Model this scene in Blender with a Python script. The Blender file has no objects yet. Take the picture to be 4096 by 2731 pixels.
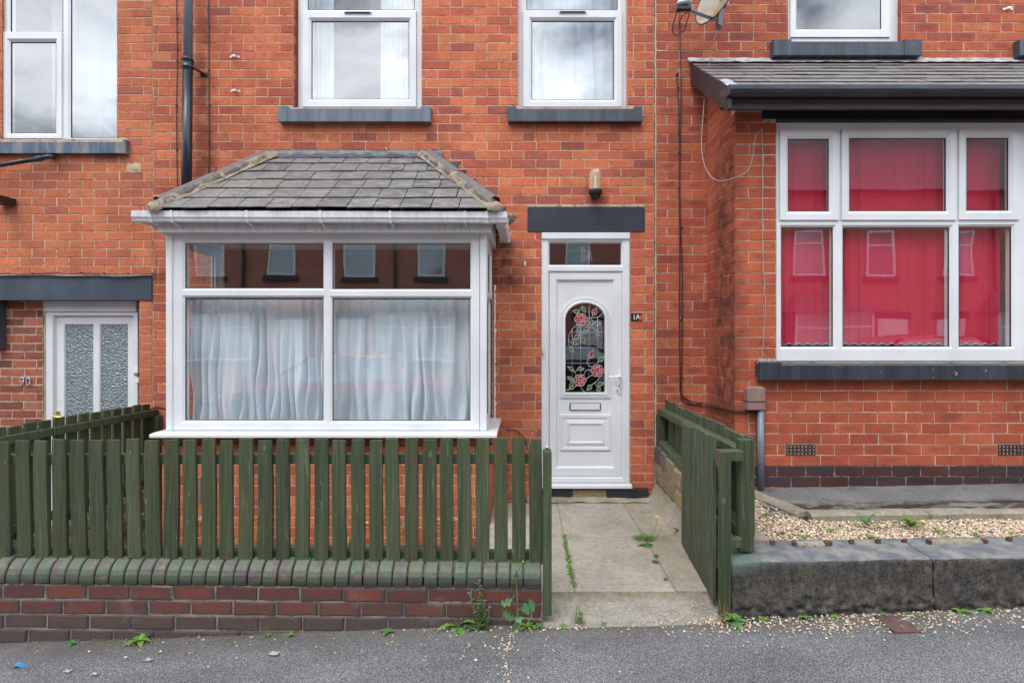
import bpy, math, random
import numpy as np
from mathutils import Vector, Matrix, noise as mnoise
random.seed(7); R = random.random
def U(a, b): return a + (b - a) * random.random()
S = bpy.context.scene; C = S.collection; D = bpy.data

# ------------------------------------------------------------------ camera, sky, sun
F = 2250.0; CX = 2100.0; CY = 1362.0; EYE = 1.6
cam = D.objects.new('camera', D.cameras.new('camera')); C.objects.link(cam); S.camera = cam
cam.location = (0, 0, EYE); cam.rotation_euler = (math.radians(90), 0, 0)
cam.data.sensor_width = 36; cam.data.lens = 36 * F / 4096
cam.data.shift_x = -(CX - 2048) / 4096; cam.data.shift_y = (CY - 1365.5) / 4096
cam.data.clip_start = 0.05; cam.data.clip_end = 600
S.render.resolution_x = 1024; S.render.resolution_y = 682
S.view_settings.view_transform = 'Standard'; S.view_settings.look = 'None'
S.view_settings.gamma = 1; S.view_settings.exposure = 0.25; S.view_settings.use_curve_mapping = False
SUN_EL = math.radians(58); SUN_AZ = math.radians(205)       # azimuth of the sun, clockwise from +Y
W = D.worlds.new('World'); S.world = W; W.use_nodes = True
nt = W.node_tree; nt.nodes.clear()
def N(nt, t, **k):
    n = nt.nodes.new(t)
    for a, b in k.items():
        if a.startswith('i_'): n.inputs[a[2:].replace('_', ' ')].default_value = b
        else: setattr(n, a, b)
    return n
sky = N(nt, 'ShaderNodeTexSky'); sky.sky_type = 'NISHITA'; sky.sun_disc = False
sky.sun_elevation = SUN_EL; sky.sun_rotation = SUN_AZ; sky.air_density = 1.0; sky.dust_density = 1.6
tc = N(nt, 'ShaderNodeTexCoord')
mp = N(nt, 'ShaderNodeMapping'); mp.inputs['Scale'].default_value = (1, 1, 1.9); mp.inputs['Location'].default_value = (3.1, 0.4, 0.2)
n1 = N(nt, 'ShaderNodeTexNoise', i_Scale=2.3, i_Detail=9.0, i_Roughness=0.56, i_Distortion=0.25)
n2 = N(nt, 'ShaderNodeTexNoise', i_Scale=5.0, i_Detail=8.0, i_Roughness=0.6, i_Distortion=0.3)
r1 = N(nt, 'ShaderNodeValToRGB'); r1.color_ramp.elements[0].position = 0.37; r1.color_ramp.elements[1].position = 0.50
r2 = N(nt, 'ShaderNodeValToRGB'); r2.color_ramp.elements[0].position = 0.32; r2.color_ramp.elements[1].position = 0.68
r2.color_ramp.elements[0].color = (20, 21.5, 24, 1); r2.color_ramp.elements[1].color = (32, 33.5, 35, 1)
mx = N(nt, 'ShaderNodeMix', data_type='RGBA'); bg = N(nt, 'ShaderNodeBackground', i_Strength=0.085); out = N(nt, 'ShaderNodeOutputWorld')
L = nt.links.new
L(tc.outputs['Generated'], mp.inputs[0]); L(mp.outputs[0], n1.inputs['Vector']); L(mp.outputs[0], n2.inputs['Vector'])
L(n1.outputs[0], r1.inputs[0]); L(n2.outputs[0], r2.inputs[0])
L(r1.outputs[0], mx.inputs[0]); L(sky.outputs[0], mx.inputs[6]); L(r2.outputs[0], mx.inputs[7])
L(mx.outputs[2], bg.inputs[0]); L(bg.outputs[0], out.inputs[0])
sd = D.lights.new('sun', 'SUN'); sd.energy = 1.5; sd.angle = math.radians(28); sd.color = (1, 0.985, 0.965)
sun = D.objects.new('sun', sd); C.objects.link(sun)
_s = Vector((math.sin(SUN_AZ) * math.cos(SUN_EL), math.cos(SUN_AZ) * math.cos(SUN_EL), math.sin(SUN_EL)))
sun.rotation_euler = _s.to_track_quat('Z', 'Y').to_euler(); sun.location = (-3, -6, 9)

# ------------------------------------------------------------------ helpers
def X(px, Y): return (px - CX) * Y / F
def Z(py, Y): return EYE + (CY - py) * Y / F
WL = {}
XF = None      # optional turn for pieces modelled flat and stood on a side wall
class MB:
    """collects faces in world coordinates, links them as ONE mesh object"""
    def __init__(s): s.v = []; s.f = []; s.m = []
    def add(s, vs, fs, mi=0):
        o = len(s.v); s.v += [tuple(v) for v in vs]
        for f in fs: s.f.append(tuple(i + o for i in f)); s.m.append(mi)
        return s
    def box(s, x0, x1, y0, y1, z0, z1, mi=0):
        return s.add([(x0,y0,z0),(x1,y0,z0),(x1,y1,z0),(x0,y1,z0),(x0,y0,z1),(x1,y0,z1),(x1,y1,z1),(x0,y1,z1)],
            [(0,1,5,4),(1,2,6,5),(2,3,7,6),(3,0,4,7),(4,5,6,7),(3,2,1,0)], mi)
    def quad(s, a, b, c, d, mi=0): return s.add([a,b,c,d], [(0,1,2,3)], mi)
    def prism(s, poly, y0, y1, mi=0):       # polygon of (x,z), counter-clockwise seen from -Y
        n = len(poly)
        return s.add([(x,y0,z) for x,z in poly] + [(x,y1,z) for x,z in poly],
            [tuple(range(n)), tuple(range(2*n-1, n-1, -1))] + [(i, i+n, (i+1)%n+n, (i+1)%n) for i in range(n)], mi)
    def xprism(s, poly, x0, x1, mi=0):      # polygon of (y,z) swept along x
        n = len(poly)
        return s.add([(x0,y,z) for y,z in poly] + [(x1,y,z) for y,z in poly],
            [tuple(range(n)), tuple(range(2*n-1, n-1, -1))] + [(i, i+n, (i+1)%n+n, (i+1)%n) for i in range(n)], mi)
    def hexa(s, p, mi=0):                   # 8 points, bottom 4 then top 4
        return s.add(p, [(0,1,5,4),(1,2,6,5),(2,3,7,6),(3,0,4,7),(4,5,6,7),(3,2,1,0)], mi)
    def tube(s, pts, r, n=7, mi=0, caps=True):
        pts = [Vector(p) for p in pts]; rs = r if isinstance(r, (list, tuple)) else [r]*len(pts)
        up = None; vs = []; fs = []
        for i, p in enumerate(pts):
            t = (pts[min(i+1, len(pts)-1)] - pts[max(i-1, 0)]).normalized()
            if up is None:
                up = t.cross(Vector((0,0,1)) if abs(t.z) < .9 else Vector((1,0,0))).normalized()
            else:
                up = (up - t * up.dot(t)); up = up.normalized() if up.length > 1e-6 else t.orthogonal().normalized()
            b = t.cross(up)
            for k in range(n):
                a = 2*math.pi*k/n; vs.append(p + (up*math.cos(a) + b*math.sin(a)) * rs[i])
        for i in range(len(pts)-1):
            for k in range(n): fs.append((i*n+k, i*n+(k+1)%n, (i+1)*n+(k+1)%n, (i+1)*n+k))
        if caps: fs.append(tuple(range(n-1,-1,-1))); m = (len(pts)-1)*n; fs.append(tuple(range(m, m+n)))
        return s.add(vs, fs, mi)
    def lathe(s, prof, cx, cy, n=20, mi=0):      # prof (r,z)
        vs = [(cx + r*math.cos(2*math.pi*k/n), cy + r*math.sin(2*math.pi*k/n), z) for r, z in prof for k in range(n)]
        return s.add(vs, [(i*n+k, i*n+(k+1)%n, (i+1)*n+(k+1)%n, (i+1)*n+k) for i in range(len(prof)-1) for k in range(n)], mi)
    def grid(s, fn, nu, nv, mi=0):
        return s.add([fn(i/nu, j/nv) for j in range(nv+1) for i in range(nu+1)],
            [(j*(nu+1)+i, j*(nu+1)+i+1, (j+1)*(nu+1)+i+1, (j+1)*(nu+1)+i) for j in range(nv) for i in range(nu)], mi)
    def build(s, name, mats, parent=None, smooth=False, bevel=0, segs=2, label=None):
        if not isinstance(mats, (list, tuple)): mats = [mats]
        if XF: s.v = [XF(*p) for p in s.v]
        a = np.array(s.v, dtype=float); c = (a.min(0) + a.max(0)) / 2
        me = D.meshes.new(name); me.from_pydata((a - c).tolist(), [], s.f)
        for m in mats: me.materials.append(m)
        if len(mats) > 1: me.polygons.foreach_set('material_index', s.m)
        if smooth: me.polygons.foreach_set('use_smooth', [True]*len(s.f))
        me.update()
        o = D.objects.new(name, me); C.objects.link(o); place(o, c, parent)
        if bevel:
            b = o.modifiers.new('bevel', 'BEVEL'); b.width = bevel; b.segments = segs; b.limit_method = 'ANGLE'; b.angle_limit = 0.6
        if label: o['label'] = label
        return o
def place(o, c, parent=None):
    o.location = Vector(c); WL[o.name] = Vector(c)
    if parent is not None:
        o.parent = parent; o.matrix_parent_inverse = Matrix.Translation(-WL[parent.name])
def thing(name, label, cat, loc=(0,0,0), group=None):
    o = D.objects.new(name, None); C.objects.link(o); o.empty_display_size = .1; place(o, loc); tag(o, label, cat, group); return o
def tag(o, label, cat, group=None, kind=None):
    o['label'] = label; o['category'] = cat
    if group: o['group'] = group
    if kind: o['kind'] = kind
    return o
def struct(o): o['kind'] = 'structure'; return o
def stuff(o): o['kind'] = 'stuff'; return o
def smoothpts(pts, k=6):
    P = [Vector(p) for p in pts]; P = [P[0]] + P + [P[-1]]; out = []
    for i in range(1, len(P)-2):
        for j in range(k):
            t = j/k; a,b,c,d = P[i-1],P[i],P[i+1],P[i+2]
            out.append(.5*((2*b)+(c-a)*t+(2*a-5*b+4*c-d)*t*t+(3*b-a-3*c+d)*t**3))
    out.append(P[-2]); return out
def fbm(x, y, z, o=3): return mnoise.fractal(Vector((x,y,z)), 1.0, 2.0, o)

# ------------------------------------------------------------------ materials
class M:
    def __init__(s, name, col=(.5,.5,.5), rough=.7, metal=0, spec=.5):
        s.m = D.materials.new(name); s.m.use_nodes = True; s.nt = s.m.node_tree
        s.b = s.nt.nodes['Principled BSDF']; s.b.inputs['Base Color'].default_value = (*col, 1)
        s.b.inputs['Roughness'].default_value = rough; s.b.inputs['Metallic'].default_value = metal
        s.b.inputs['Specular IOR Level'].default_value = spec
        s.pos = N(s.nt, 'ShaderNodeNewGeometry').outputs['Position']
    def L(s, a, b): s.nt.links.new(a, b)
    def vec(s, scale, coord=None, off=False):
        mp = N(s.nt, 'ShaderNodeMapping'); mp.inputs['Scale'].default_value = scale; s.L(coord or s.pos, mp.inputs[0])
        if off:
            oi = N(s.nt, 'ShaderNodeObjectInfo'); mu = N(s.nt, 'ShaderNodeMath', operation='MULTIPLY'); mu.inputs[1].default_value = 37
            s.L(oi.outputs['Random'], mu.inputs[0]); s.L(mu.outputs[0], mp.inputs['Location'])
        return mp.outputs[0]
    def noise(s, scale=5, detail=4, rough=.55, vec=None, dist=0):
        n = N(s.nt, 'ShaderNodeTexNoise', i_Scale=scale, i_Detail=detail, i_Roughness=rough, i_Distortion=dist)
        s.L(vec or s.pos, n.inputs['Vector']); return n.outputs[0]
    def voro(s, scale=5, vec=None, feat='F1', out='Distance'):
        n = N(s.nt, 'ShaderNodeTexVoronoi', i_Scale=scale); n.feature = feat; s.L(vec or s.pos, n.inputs['Vector']); return n.outputs[out]
    def ramp(s, f, stops, interp='LINEAR'):
        n = N(s.nt, 'ShaderNodeValToRGB'); cr = n.color_ramp; cr.interpolation = interp
        while len(cr.elements) < len(stops): cr.elements.new(.5)
        for e, (p, c) in zip(cr.elements, stops):
            e.position = p; e.color = (*c, 1) if isinstance(c, (tuple, list)) else (c, c, c, 1)
        s.L(f, n.inputs[0]); return n.outputs[0]
    def mix(s, f, a, b, mode='MIX'):
        n = N(s.nt, 'ShaderNodeMix', data_type='RGBA'); n.blend_type = mode
        for k, v in ((0, f), (6, a), (7, b)):
            if isinstance(v, (int, float)): n.inputs[k].default_value = v if k == 0 else (v, v, v, 1)
            elif isinstance(v, tuple): n.inputs[k].default_value = (*v, 1)
            else: s.L(v, n.inputs[k])
        return n.outputs[2]
    def math(s, op, a, b=0, clamp=False):
        n = N(s.nt, 'ShaderNodeMath', operation=op); n.use_clamp = clamp
        for k, v in ((0, a), (1, b)):
            if isinstance(v, (int, float)): n.inputs[k].default_value = v
            else: s.L(v, n.inputs[k])
        return n.outputs[0]
    def rnd(s):
        oi = N(s.nt, 'ShaderNodeObjectInfo'); g = N(s.nt, 'ShaderNodeNewGeometry')
        return s.math('FRACT', s.math('ADD', oi.outputs['Random'], g.outputs['Random Per Island']))
    def sep(s):
        n = N(s.nt, 'ShaderNodeSeparateXYZ'); s.L(s.pos, n.inputs[0]); return n.outputs
    def col(s, o): s.L(o, s.b.inputs['Base Color']); return s
    def rough(s, o): s.L(o, s.b.inputs['Roughness']); return s
    def bump(s, h, strength=.4, dist=.004):
        n = N(s.nt, 'ShaderNodeBump'); n.inputs['Strength'].default_value = strength; n.inputs['Distance'].default_value = dist
        s.L(h, n.inputs['Height']); s.L(n.outputs[0], s.b.inputs['Normal']); return s
def band(m, v, lo, hi, soft):     # 1 between lo and hi
    a = m.math('DIVIDE', m.math('SUBTRACT', v, lo), soft, True); b = m.math('DIVIDE', m.math('SUBTRACT', hi, v), soft, True)
    return m.math('MULTIPLY', a, b)

def brick_mat(name, cols, dark=(.10,.04,.03), darkamt=.5, soot=None, white=.25, smudge=0):
    m = M(name, rough=.88, spec=.25); n = len(cols)
    c = m.ramp(m.rnd(), [(i/(n-1), k) for i, k in enumerate(cols)])
    big = m.noise(14, 4, .6); fine = m.noise(90, 5, .65)
    c = m.mix(1.0, c, m.ramp(m.noise(3.5, 5, .6), [(.3, .80), (.7, 1.16)]), 'MULTIPLY')
    c = m.mix(1.0, c, m.ramp(fine, [(.25, .68), (.75, 1.24)]), 'MULTIPLY')
    sm = m.ramp(m.noise(17, 5, .62, m.vec((1, 1, 1.7))), [(.55, 0), (.72, darkamt)])
    c = m.mix(sm, c, dark)
    if smudge:      # kiln kiss-marks: a darker cloud in the middle of some bricks
        tcn = N(m.nt, 'ShaderNodeTexCoord'); sp = N(m.nt, 'ShaderNodeSeparateXYZ'); m.L(tcn.outputs['Object'], sp.inputs[0])
        ex = m.math('SUBTRACT', 1.0, m.math('POWER', m.math('ABSOLUTE', m.math('DIVIDE', sp.outputs[0], .085)), 3), True); ez = m.math('SUBTRACT', 1.0, m.math('POWER', m.math('ABSOLUTE', m.math('DIVIDE', sp.outputs[2], .028)), 2), True)
        oi = N(m.nt, 'ShaderNodeObjectInfo'); k = m.ramp(m.math('FRACT', m.math('MULTIPLY', oi.outputs['Random'], 7.3)), [(.45, 0), (.9, smudge)])
        c = m.mix(m.math('MULTIPLY', m.math('MULTIPLY', m.math('MULTIPLY', ex, ez), k), m.ramp(m.noise(30, 5, .7), [(.3, .5), (.7, 1)])), c, (.12,.035,.045))
    c = m.mix(1.0, c, m.ramp(m.noise(.9, 3), [(.3, .86), (.7, 1.1)]), 'MULTIPLY')
    pit = m.ramp(m.voro(160), [(.10, .55), (.2, 0)]); c = m.mix(m.math('MULTIPLY', pit, m.ramp(m.noise(30, 2), [(.5, 0), (.6, 1)])), c, (.09,.035,.025))
    wh = m.ramp(m.noise(7, 6, .7), [(.66, 0), (.80, white)]); c = m.mix(wh, c, (.55,.44,.38))
    if soot: c = soot(m, c)
    m.col(c); m.bump(m.math('ADD', m.math('MULTIPLY', big, 1.2), fine), .7, .005); return m.m
left_cols = [(.50,.155,.078),(.57,.180,.082),(.53,.155,.074),(.48,.140,.078),(.60,.195,.090),(.51,.145,.075),(.40,.120,.078)]
mid_cols = [(.50,.138,.070),(.57,.165,.076),(.45,.116,.064),(.60,.195,.090),(.52,.142,.068),(.42,.105,.062),(.33,.098,.070)]
right_cols = [(.43,.108,.056),(.48,.132,.060),(.37,.085,.054),(.50,.148,.068),(.40,.092,.052),(.31,.082,.060)]
def darken_mid(m, c):      # grime round the bay gutter end and along the foot of the wall
    x, y, z = m.sep()
    f = m.math('MULTIPLY', band(m, x, -.42, .06, .18), band(m, z, 2.02, 2.5, .12))
    f = m.math('MULTIPLY', f, m.ramp(m.noise(9, 4), [(.35, .2), (.65, .95)])); c = m.mix(f, c, (.045,.022,.020))
    g = m.math('MULTIPLY', band(m, x, -2.98, -2.72, .1), band(m, z, 2.7, 4.7, .4)); g = m.math('MULTIPLY', g, m.ramp(m.noise(4, 4, .5, m.vec((1,1,2.2))), [(.45, 0), (.62, .75)]))  # patchy darker band down the wall right of the drainpipe
    c = m.mix(g, c, (.14,.04,.028))
    v = m.math('MULTIPLY', band(m, x, -.45, .15, .25), band(m, z, .4, 1.5, .5)); v = m.math('MULTIPLY', v, m.ramp(m.noise(6, 5), [(.4, .1), (.65, .55)]))
    return m.mix(v, c, (.22,.085,.070))
def soot_right(m, c):    # black weathering down the bay's outer corner, tarred plinth at its foot
    x, y, z = m.sep()
    t = m.math('MULTIPLY', band(m, z, .452, .632, .006), m.math('GREATER_THAN', 4.5, y)); c = m.mix(m.math('MULTIPLY', m.math('MULTIPLY', t, m.math('GREATER_THAN', x, 1.8)), m.ramp(m.noise(24, 4), [(.35, .35), (.65, .9)])), c, (.030,.024,.032))
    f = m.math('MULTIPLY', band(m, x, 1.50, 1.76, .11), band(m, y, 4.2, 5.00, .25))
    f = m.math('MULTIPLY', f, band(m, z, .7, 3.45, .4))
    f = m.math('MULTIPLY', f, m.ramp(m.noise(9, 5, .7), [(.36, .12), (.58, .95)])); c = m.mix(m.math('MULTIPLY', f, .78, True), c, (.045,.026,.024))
    return c
MT = {}
MT['brick_left'] = brick_mat('brick_orange', left_cols, darkamt=.35)
MT['brick_mid'] = brick_mat('brick_red', mid_cols, darkamt=.5, soot=darken_mid, smudge=.35)
MT['brick_right'] = brick_mat('brick_deep_red', right_cols, darkamt=.5, soot=soot_right, white=.12, smudge=.7)
MT['brick_bay'] = brick_mat('brick_bay_red', [(.44,.105,.052),(.41,.092,.046),(.48,.122,.058),(.36,.080,.044),(.45,.108,.050)], darkamt=.35, soot=soot_right, white=.1, smudge=.5)
MT['brick_blue'] = brick_mat('brick_engineering', [(.05,.030,.032),(.075,.032,.028),(.045,.035,.042),(.10,.035,.028)], darkamt=.3, white=.05)
MT['brick_infill'] = brick_mat('brick_mixed_infill', [(.42,.13,.085),(.13,.055,.045),(.46,.17,.115),(.24,.07,.05),(.45,.14,.085),(.09,.05,.045)], darkamt=.75)
m = M('brick_front_wall', rough=.8, spec=.35)     # dark fired edges, red centre
tcn = N(m.nt, 'ShaderNodeTexCoord'); sp = N(m.nt, 'ShaderNodeSeparateXYZ'); m.L(tcn.outputs['Object'], sp.inputs[0])
ex = m.math('DIVIDE', m.math('ABSOLUTE', sp.outputs[0]), .107); ez = m.math('DIVIDE', m.math('ABSOLUTE', sp.outputs[2]), .035)
e = m.math('MAXIMUM', m.math('POWER', ex, 5), m.math('POWER', ez, 3)); e = m.math('ADD', e, m.math('MULTIPLY', m.math('SUBTRACT', m.noise(22, 5, .65), .5), 1.3))
zz = m.sep()[2]
core = m.mix(m.ramp(m.rnd(), [(.2, 0), (.9, 1)]), (.150,.046,.034), (.090,.036,.032))
core = m.mix(m.math('DIVIDE', m.math('SUBTRACT', .22, zz), .10, True), core, (.075,.056,.050))
c = m.mix(m.ramp(e, [(.25, 0), (.75, 1)]), core, (.060,.046,.050)); c = m.mix(1.0, c, m.ramp(m.noise(120, 4), [(.3, .8), (.7, 1.25)]), 'MULTIPLY')
c = m.mix(m.ramp(m.voro(140), [(.06, .6), (.1, 0)]), c, (.35,.33,.31)); c = m.mix(m.ramp(m.noise(5, 5), [(.62, 0), (.72, .3)]), c, (.22,.20,.17))
m.col(c).bump(m.noise(60, 6, .7), .6, .004); MT['brick_front'] = m.m
m = M('coping_green', rough=.42, spec=.5)
c = m.mix(m.ramp(m.rnd(), [(0, 0), (1, 1)]), (.065,.098,.055), (.095,.110,.070))
c = m.mix(m.ramp(m.noise(13, 5, .6), [(.54, 0), (.60, .85)]), c, (.085,.062,.068)); c = m.mix(m.ramp(m.noise(21, 5, .6), [(.63, 0), (.67, .8)]), c, (.26,.12,.09))
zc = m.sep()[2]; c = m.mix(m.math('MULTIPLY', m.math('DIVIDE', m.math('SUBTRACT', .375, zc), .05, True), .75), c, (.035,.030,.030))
c = m.mix(m.ramp(m.noise(60, 3), [(.70, 0), (.75, .8)]), c, (.42,.44,.38)); m.col(c).bump(m.noise(26, 7, .75), .8, .006); MT['coping'] = m.m
def mortar(name, a, b, soot=None):
    m = M(name, rough=.95, spec=.1); c = m.mix(m.ramp(m.noise(9, 5), [(.3, 0), (.7, 1)]), a, b)
    c = m.mix(m.ramp(m.noise(34, 5, .65), [(.54, 0), (.64, .85)]), c, (.13,.09,.07))
    if soot: c = soot(m, c)
    m.col(c).bump(m.noise(200, 3), .6, .003); return m.m
MT['mortar_left'] = mortar('mortar_sand', (.56,.43,.31), (.44,.32,.22))
MT['mortar_mid'] = mortar('mortar_buff', (.60,.44,.33), (.46,.32,.23), darken_mid)
MT['mortar_right'] = mortar('mortar_pale', (.60,.52,.43), (.34,.26,.19), soot_right)
MT['mortar_front'] = mortar('mortar_grey', (.34,.29,.22), (.16,.135,.105))
MT['mortar_cream'] = mortar('mortar_cream', (.56,.46,.33), (.38,.29,.18))

MT['hip_mortar'] = mortar('mortar_hips', (.38,.33,.25), (.26,.215,.15))
def paint(name, a, b, scale=(13,13,1.3), rough=.45, chip=None, amt=(.35,.7)):
    m = M(name, rough=rough, spec=.5); c = m.mix(m.ramp(m.noise(1, 5, .6, m.vec(scale)), [(amt[0], 0), (amt[1], 1)]), a, b)
    c = m.mix(1.0, c, m.ramp(m.noise(3, 4), [(.3, .85), (.7, 1.15)]), 'MULTIPLY')
    if chip: c = m.mix(m.ramp(m.noise(16, 6, .7), [(.64, 0), (.67, .85)]), c, chip)
    c = m.mix(m.ramp(m.noise(170, 2), [(.74, 0), (.78, .6)]), c, (.4,.42,.42))
    m.col(c).bump(m.noise(70, 4), .3, .002); return m.m
MT['sill_grey'] = paint('sill_paint_grey', (.075,.095,.12), (.14,.17,.21), chip=(.03,.035,.045))
MT['sill_dark'] = paint('sill_paint_dark', (.030,.038,.052), (.070,.088,.115), chip=(.10,.105,.11))
MT['sill_black'] = paint('sill_paint_black', (.014,.018,.025), (.035,.045,.062), chip=(.32,.27,.19))
MT['sill_peel'] = paint('sill_paint_peeling', (.05,.09,.15), (.30,.27,.18), scale=(9,9,1.5), chip=(.05,.05,.055), amt=(.45,.72))
MT['lintel'] = paint('lintel_paint', (.014,.018,.027), (.026,.032,.045), rough=.45, scale=(4,4,4))
MT['lintel_blue'] = paint('lintel_paint_blue', (.028,.040,.062), (.055,.075,.105), scale=(5,5,2), rough=.5)
m = M('upvc_white', rough=.28, spec=.5); c = m.mix(m.ramp(m.noise(2.5, 5), [(.35, 0), (.7, 1)]), (.72,.74,.76), (.63,.65,.67))
c = m.mix(m.ramp(m.noise(30, 4, .6, m.vec((1,1,.25))), [(.60, 0), (.8, .16)]), c, (.42,.40,.34)); MT['upvc'] = m.col(c).m
m = M('upvc_grubby', rough=.4, spec=.4); c = m.mix(m.ramp(m.noise(20, 5, .65, m.vec((1.5,1,.35))), [(.45, 0), (.75, .55)]), (.66,.67,.69), (.34,.33,.32)); MT['upvc_old'] = m.col(c).m
MT['gasket'] = M('rubber_seal', (.012,.012,.014), .6).m
m = M('green_stain', rough=.72, spec=.3)
gr = m.noise(1, 6, .65, m.vec((34,34,1.3), off=True), .7); gr2 = m.noise(1, 5, .6, m.vec((120,120,3), off=True))
c = m.mix(m.ramp(gr, [(.3, 0), (.7, 1)]), (.030,.048,.025), (.072,.090,.048))
c = m.mix(1.0, c, m.ramp(m.rnd(), [(0, .8), (1, 1.3)]), 'MULTIPLY'); c = m.mix(1.0, c, m.ramp(gr2, [(.3, .62), (.7, 1.35)]), 'MULTIPLY')
c = m.mix(m.ramp(m.noise(1, 6, .7, m.vec((45,45,4), off=True), 1.2), [(.60, 0), (.69, .65)]), c, (.20,.20,.12))
c = m.mix(m.ramp(m.noise(2.6, 5, .6), [(.45, 0), (.65, .6)]), c, (.062,.066,.028))
vk = m.voro(5.5, m.vec((1.9,1.9,.9), off=True)); c = m.mix(m.ramp(m.math('ADD', vk, m.math('MULTIPLY', gr2, .05)), [(.085, .7), (.12, 0)]), c, (.19,.18,.10)); c = m.mix(m.ramp(vk, [(.02, .9), (.045, 0)]), c, (.04,.04,.025))
c = m.mix(m.ramp(m.voro(55), [(.03, .9), (.06, 0)]), c, (.5,.5,.46))
m.col(c).bump(m.math('ADD', gr, gr2), .55, .004); MT['green'] = m.m
m = M('green_stain_weathered', rough=.85, spec=.2)
gr = m.noise(1, 6, .7, m.vec((26,26,1.6), off=True), .8); gr2 = m.noise(1, 5, .6, m.vec((90,90,4), off=True))
c = m.mix(m.ramp(gr, [(.36, 0), (.66, 1)]), (.048,.066,.036), (.100,.118,.070)); c = m.mix(m.ramp(m.noise(1, 6, .75, m.vec((60,60,3.5), off=True), 1.5), [(.56, 0), (.66, .8)]), c, (.27,.29,.22))
c = m.mix(1.0, c, m.ramp(gr2, [(.3, .65), (.7, 1.25)]), 'MULTIPLY'); c = m.mix(m.math('DIVIDE', m.math('SUBTRACT', .42, m.sep()[2]), .35, True), c, (.085,.075,.055))
c = m.mix(m.ramp(m.voro(60), [(.04, .9), (.07, 0)]), c, (.5,.5,.46)); m.col(c).bump(m.math('ADD', gr, gr2), .6, .005); MT['green_worn'] = m.m
m = M('slate', rough=.6, spec=.4); c = m.ramp(m.rnd(), [(0, (.125,.118,.118)), (.2, (.155,.150,.145)), (.45, (.105,.098,.104)), (.6, (.14,.142,.144)), (.8, (.17,.152,.140)), (1, (.125,.106,.114))])
c = m.mix(m.ramp(m.noise(7, 6, .6, m.vec((1, 2.2, 2.2)), .5), [(.46, 0), (.68, .75)]), c, (.26,.24,.21))
c = m.mix(1.0, c, m.ramp(m.noise(50, 5), [(.3, .75), (.7, 1.25)]), 'MULTIPLY')
c = m.mix(m.ramp(m.voro(9), [(.05, .8), (.07, 0)]), c, (.34,.36,.33)); m.col(c).bump(m.noise(45, 6, .7), .5, .004); MT['slate'] = m.m
m = M('hip_tile', (.13,.11,.115), .8); m.col(m.mix(m.ramp(m.noise(20, 5), [(.3,0),(.7,1)]), (.105,.09,.098), (.155,.135,.135))).bump(m.noise(150, 3), .3, .002); MT['hip'] = m.m
m = M('lead', rough=.42, spec=.6); c = m.mix(m.ramp(m.noise(9, 5), [(.35,0),(.7,1)]), (.020,.025,.034), (.075,.09,.115)); m.col(c).bump(m.noise(16, 3, .5, None, 1.0), .9, .012); MT['lead'] = m.m
m = M('lead_weathered', rough=.6); c = m.mix(m.ramp(m.noise(14, 6, .7), [(.4,0),(.62,1)]), (.44,.44,.46), (.20,.20,.22)); m.col(c).bump(m.noise(16, 4), .7, .01); MT['lead_pale'] = m.m
MT['black_pipe'] = paint('pipe_black_paint', (.010,.012,.018), (.022,.032,.050), rough=.3)
MT['grey_pipe'] = paint('pipe_grey_paint', (.13,.15,.18), (.19,.22,.25), rough=.35)
MT['black_plastic'] = M('black_plastic', (.013,.013,.015), .35).m
MT['cable_dark'] = M('cable_brown', (.030,.020,.018), .5).m
MT['cable_pale'] = M('cable_grey', (.30,.27,.24), .5).m
MT['zinc'] = M('galvanised', (.42,.44,.47), .42, .6).m
MT['brass'] = M('brass', (.62,.45,.16), .3, .9).m
MT['chrome'] = M('steel', (.5,.5,.5), .3, 1).m
MT['white_plastic'] = M('white_plastic', (.78,.77,.74), .3).m
MT['cream_plastic'] = M('cream_plastic', (.62,.56,.38), .4).m
MT['mauve'] = paint('meter_box_brown', (.21,.125,.11), (.26,.16,.145), rough=.5)
m = M('dark_brown_board', rough=.55); c = m.mix(m.ramp(m.noise(1, 6, .7, m.vec((2, 2, 40)), .4), [(.35, 0), (.7, 1)]), (.016,.012,.013), (.055,.040,.042)); c = m.mix(m.ramp(m.noise(1, 5, .6, m.vec((4,4,60))), [(.66,0),(.7,.5)]), c, (.17,.13,.13)); MT['dark_wood'] = m.col(c).bump(m.noise(1, 5, .6, m.vec((2,2,60))), .5, .004).m
m = M('bargeboard', rough=.5); c = m.mix(m.ramp(m.noise(6, 6, .7), [(.62,0),(.66,.8)]), (.030,.022,.024), (.11,.10,.10)); MT['barge'] = m.col(c).m
MT['gutter_black'] = paint('gutter_black_paint', (.014,.018,.026), (.045,.058,.078), scale=(3,3,30), rough=.35)
# ground materials
m = M('asphalt', rough=.92, spec=.25)
v1 = m.voro(215, out='Color'); bw = N(m.nt, 'ShaderNodeRGBToBW'); m.L(v1, bw.inputs[0])
sz = m.voro(215); st = m.math('MULTIPLY', m.ramp(bw.outputs[0], [(.35, 0), (.62, 1)]), m.ramp(sz, [(.40, 1), (.62, 0)]))
n9 = m.noise(300, 3)
c = m.mix(st, m.mix(n9, (.060,.061,.066), (.14,.14,.147)), m.mix(bw.outputs[0], (.21,.21,.215), (.38,.375,.37)))
c = m.mix(1.0, c, m.ramp(m.noise(1.6, 6, .68, m.vec((1,2,1))), [(.3, .72), (.7, 1.18)]), 'MULTIPLY')
_y = m.sep()[1]; dirt = m.math('MULTIPLY', m.math('DIVIDE', m.math('SUBTRACT', _y, 2.74), .2, True), m.ramp(m.noise(7, 6, .65), [(.35, .15), (.6, .9)]))
c = m.mix(dirt, c, m.mix(m.noise(120, 4), (.075,.062,.050), (.17,.15,.13)))
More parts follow.
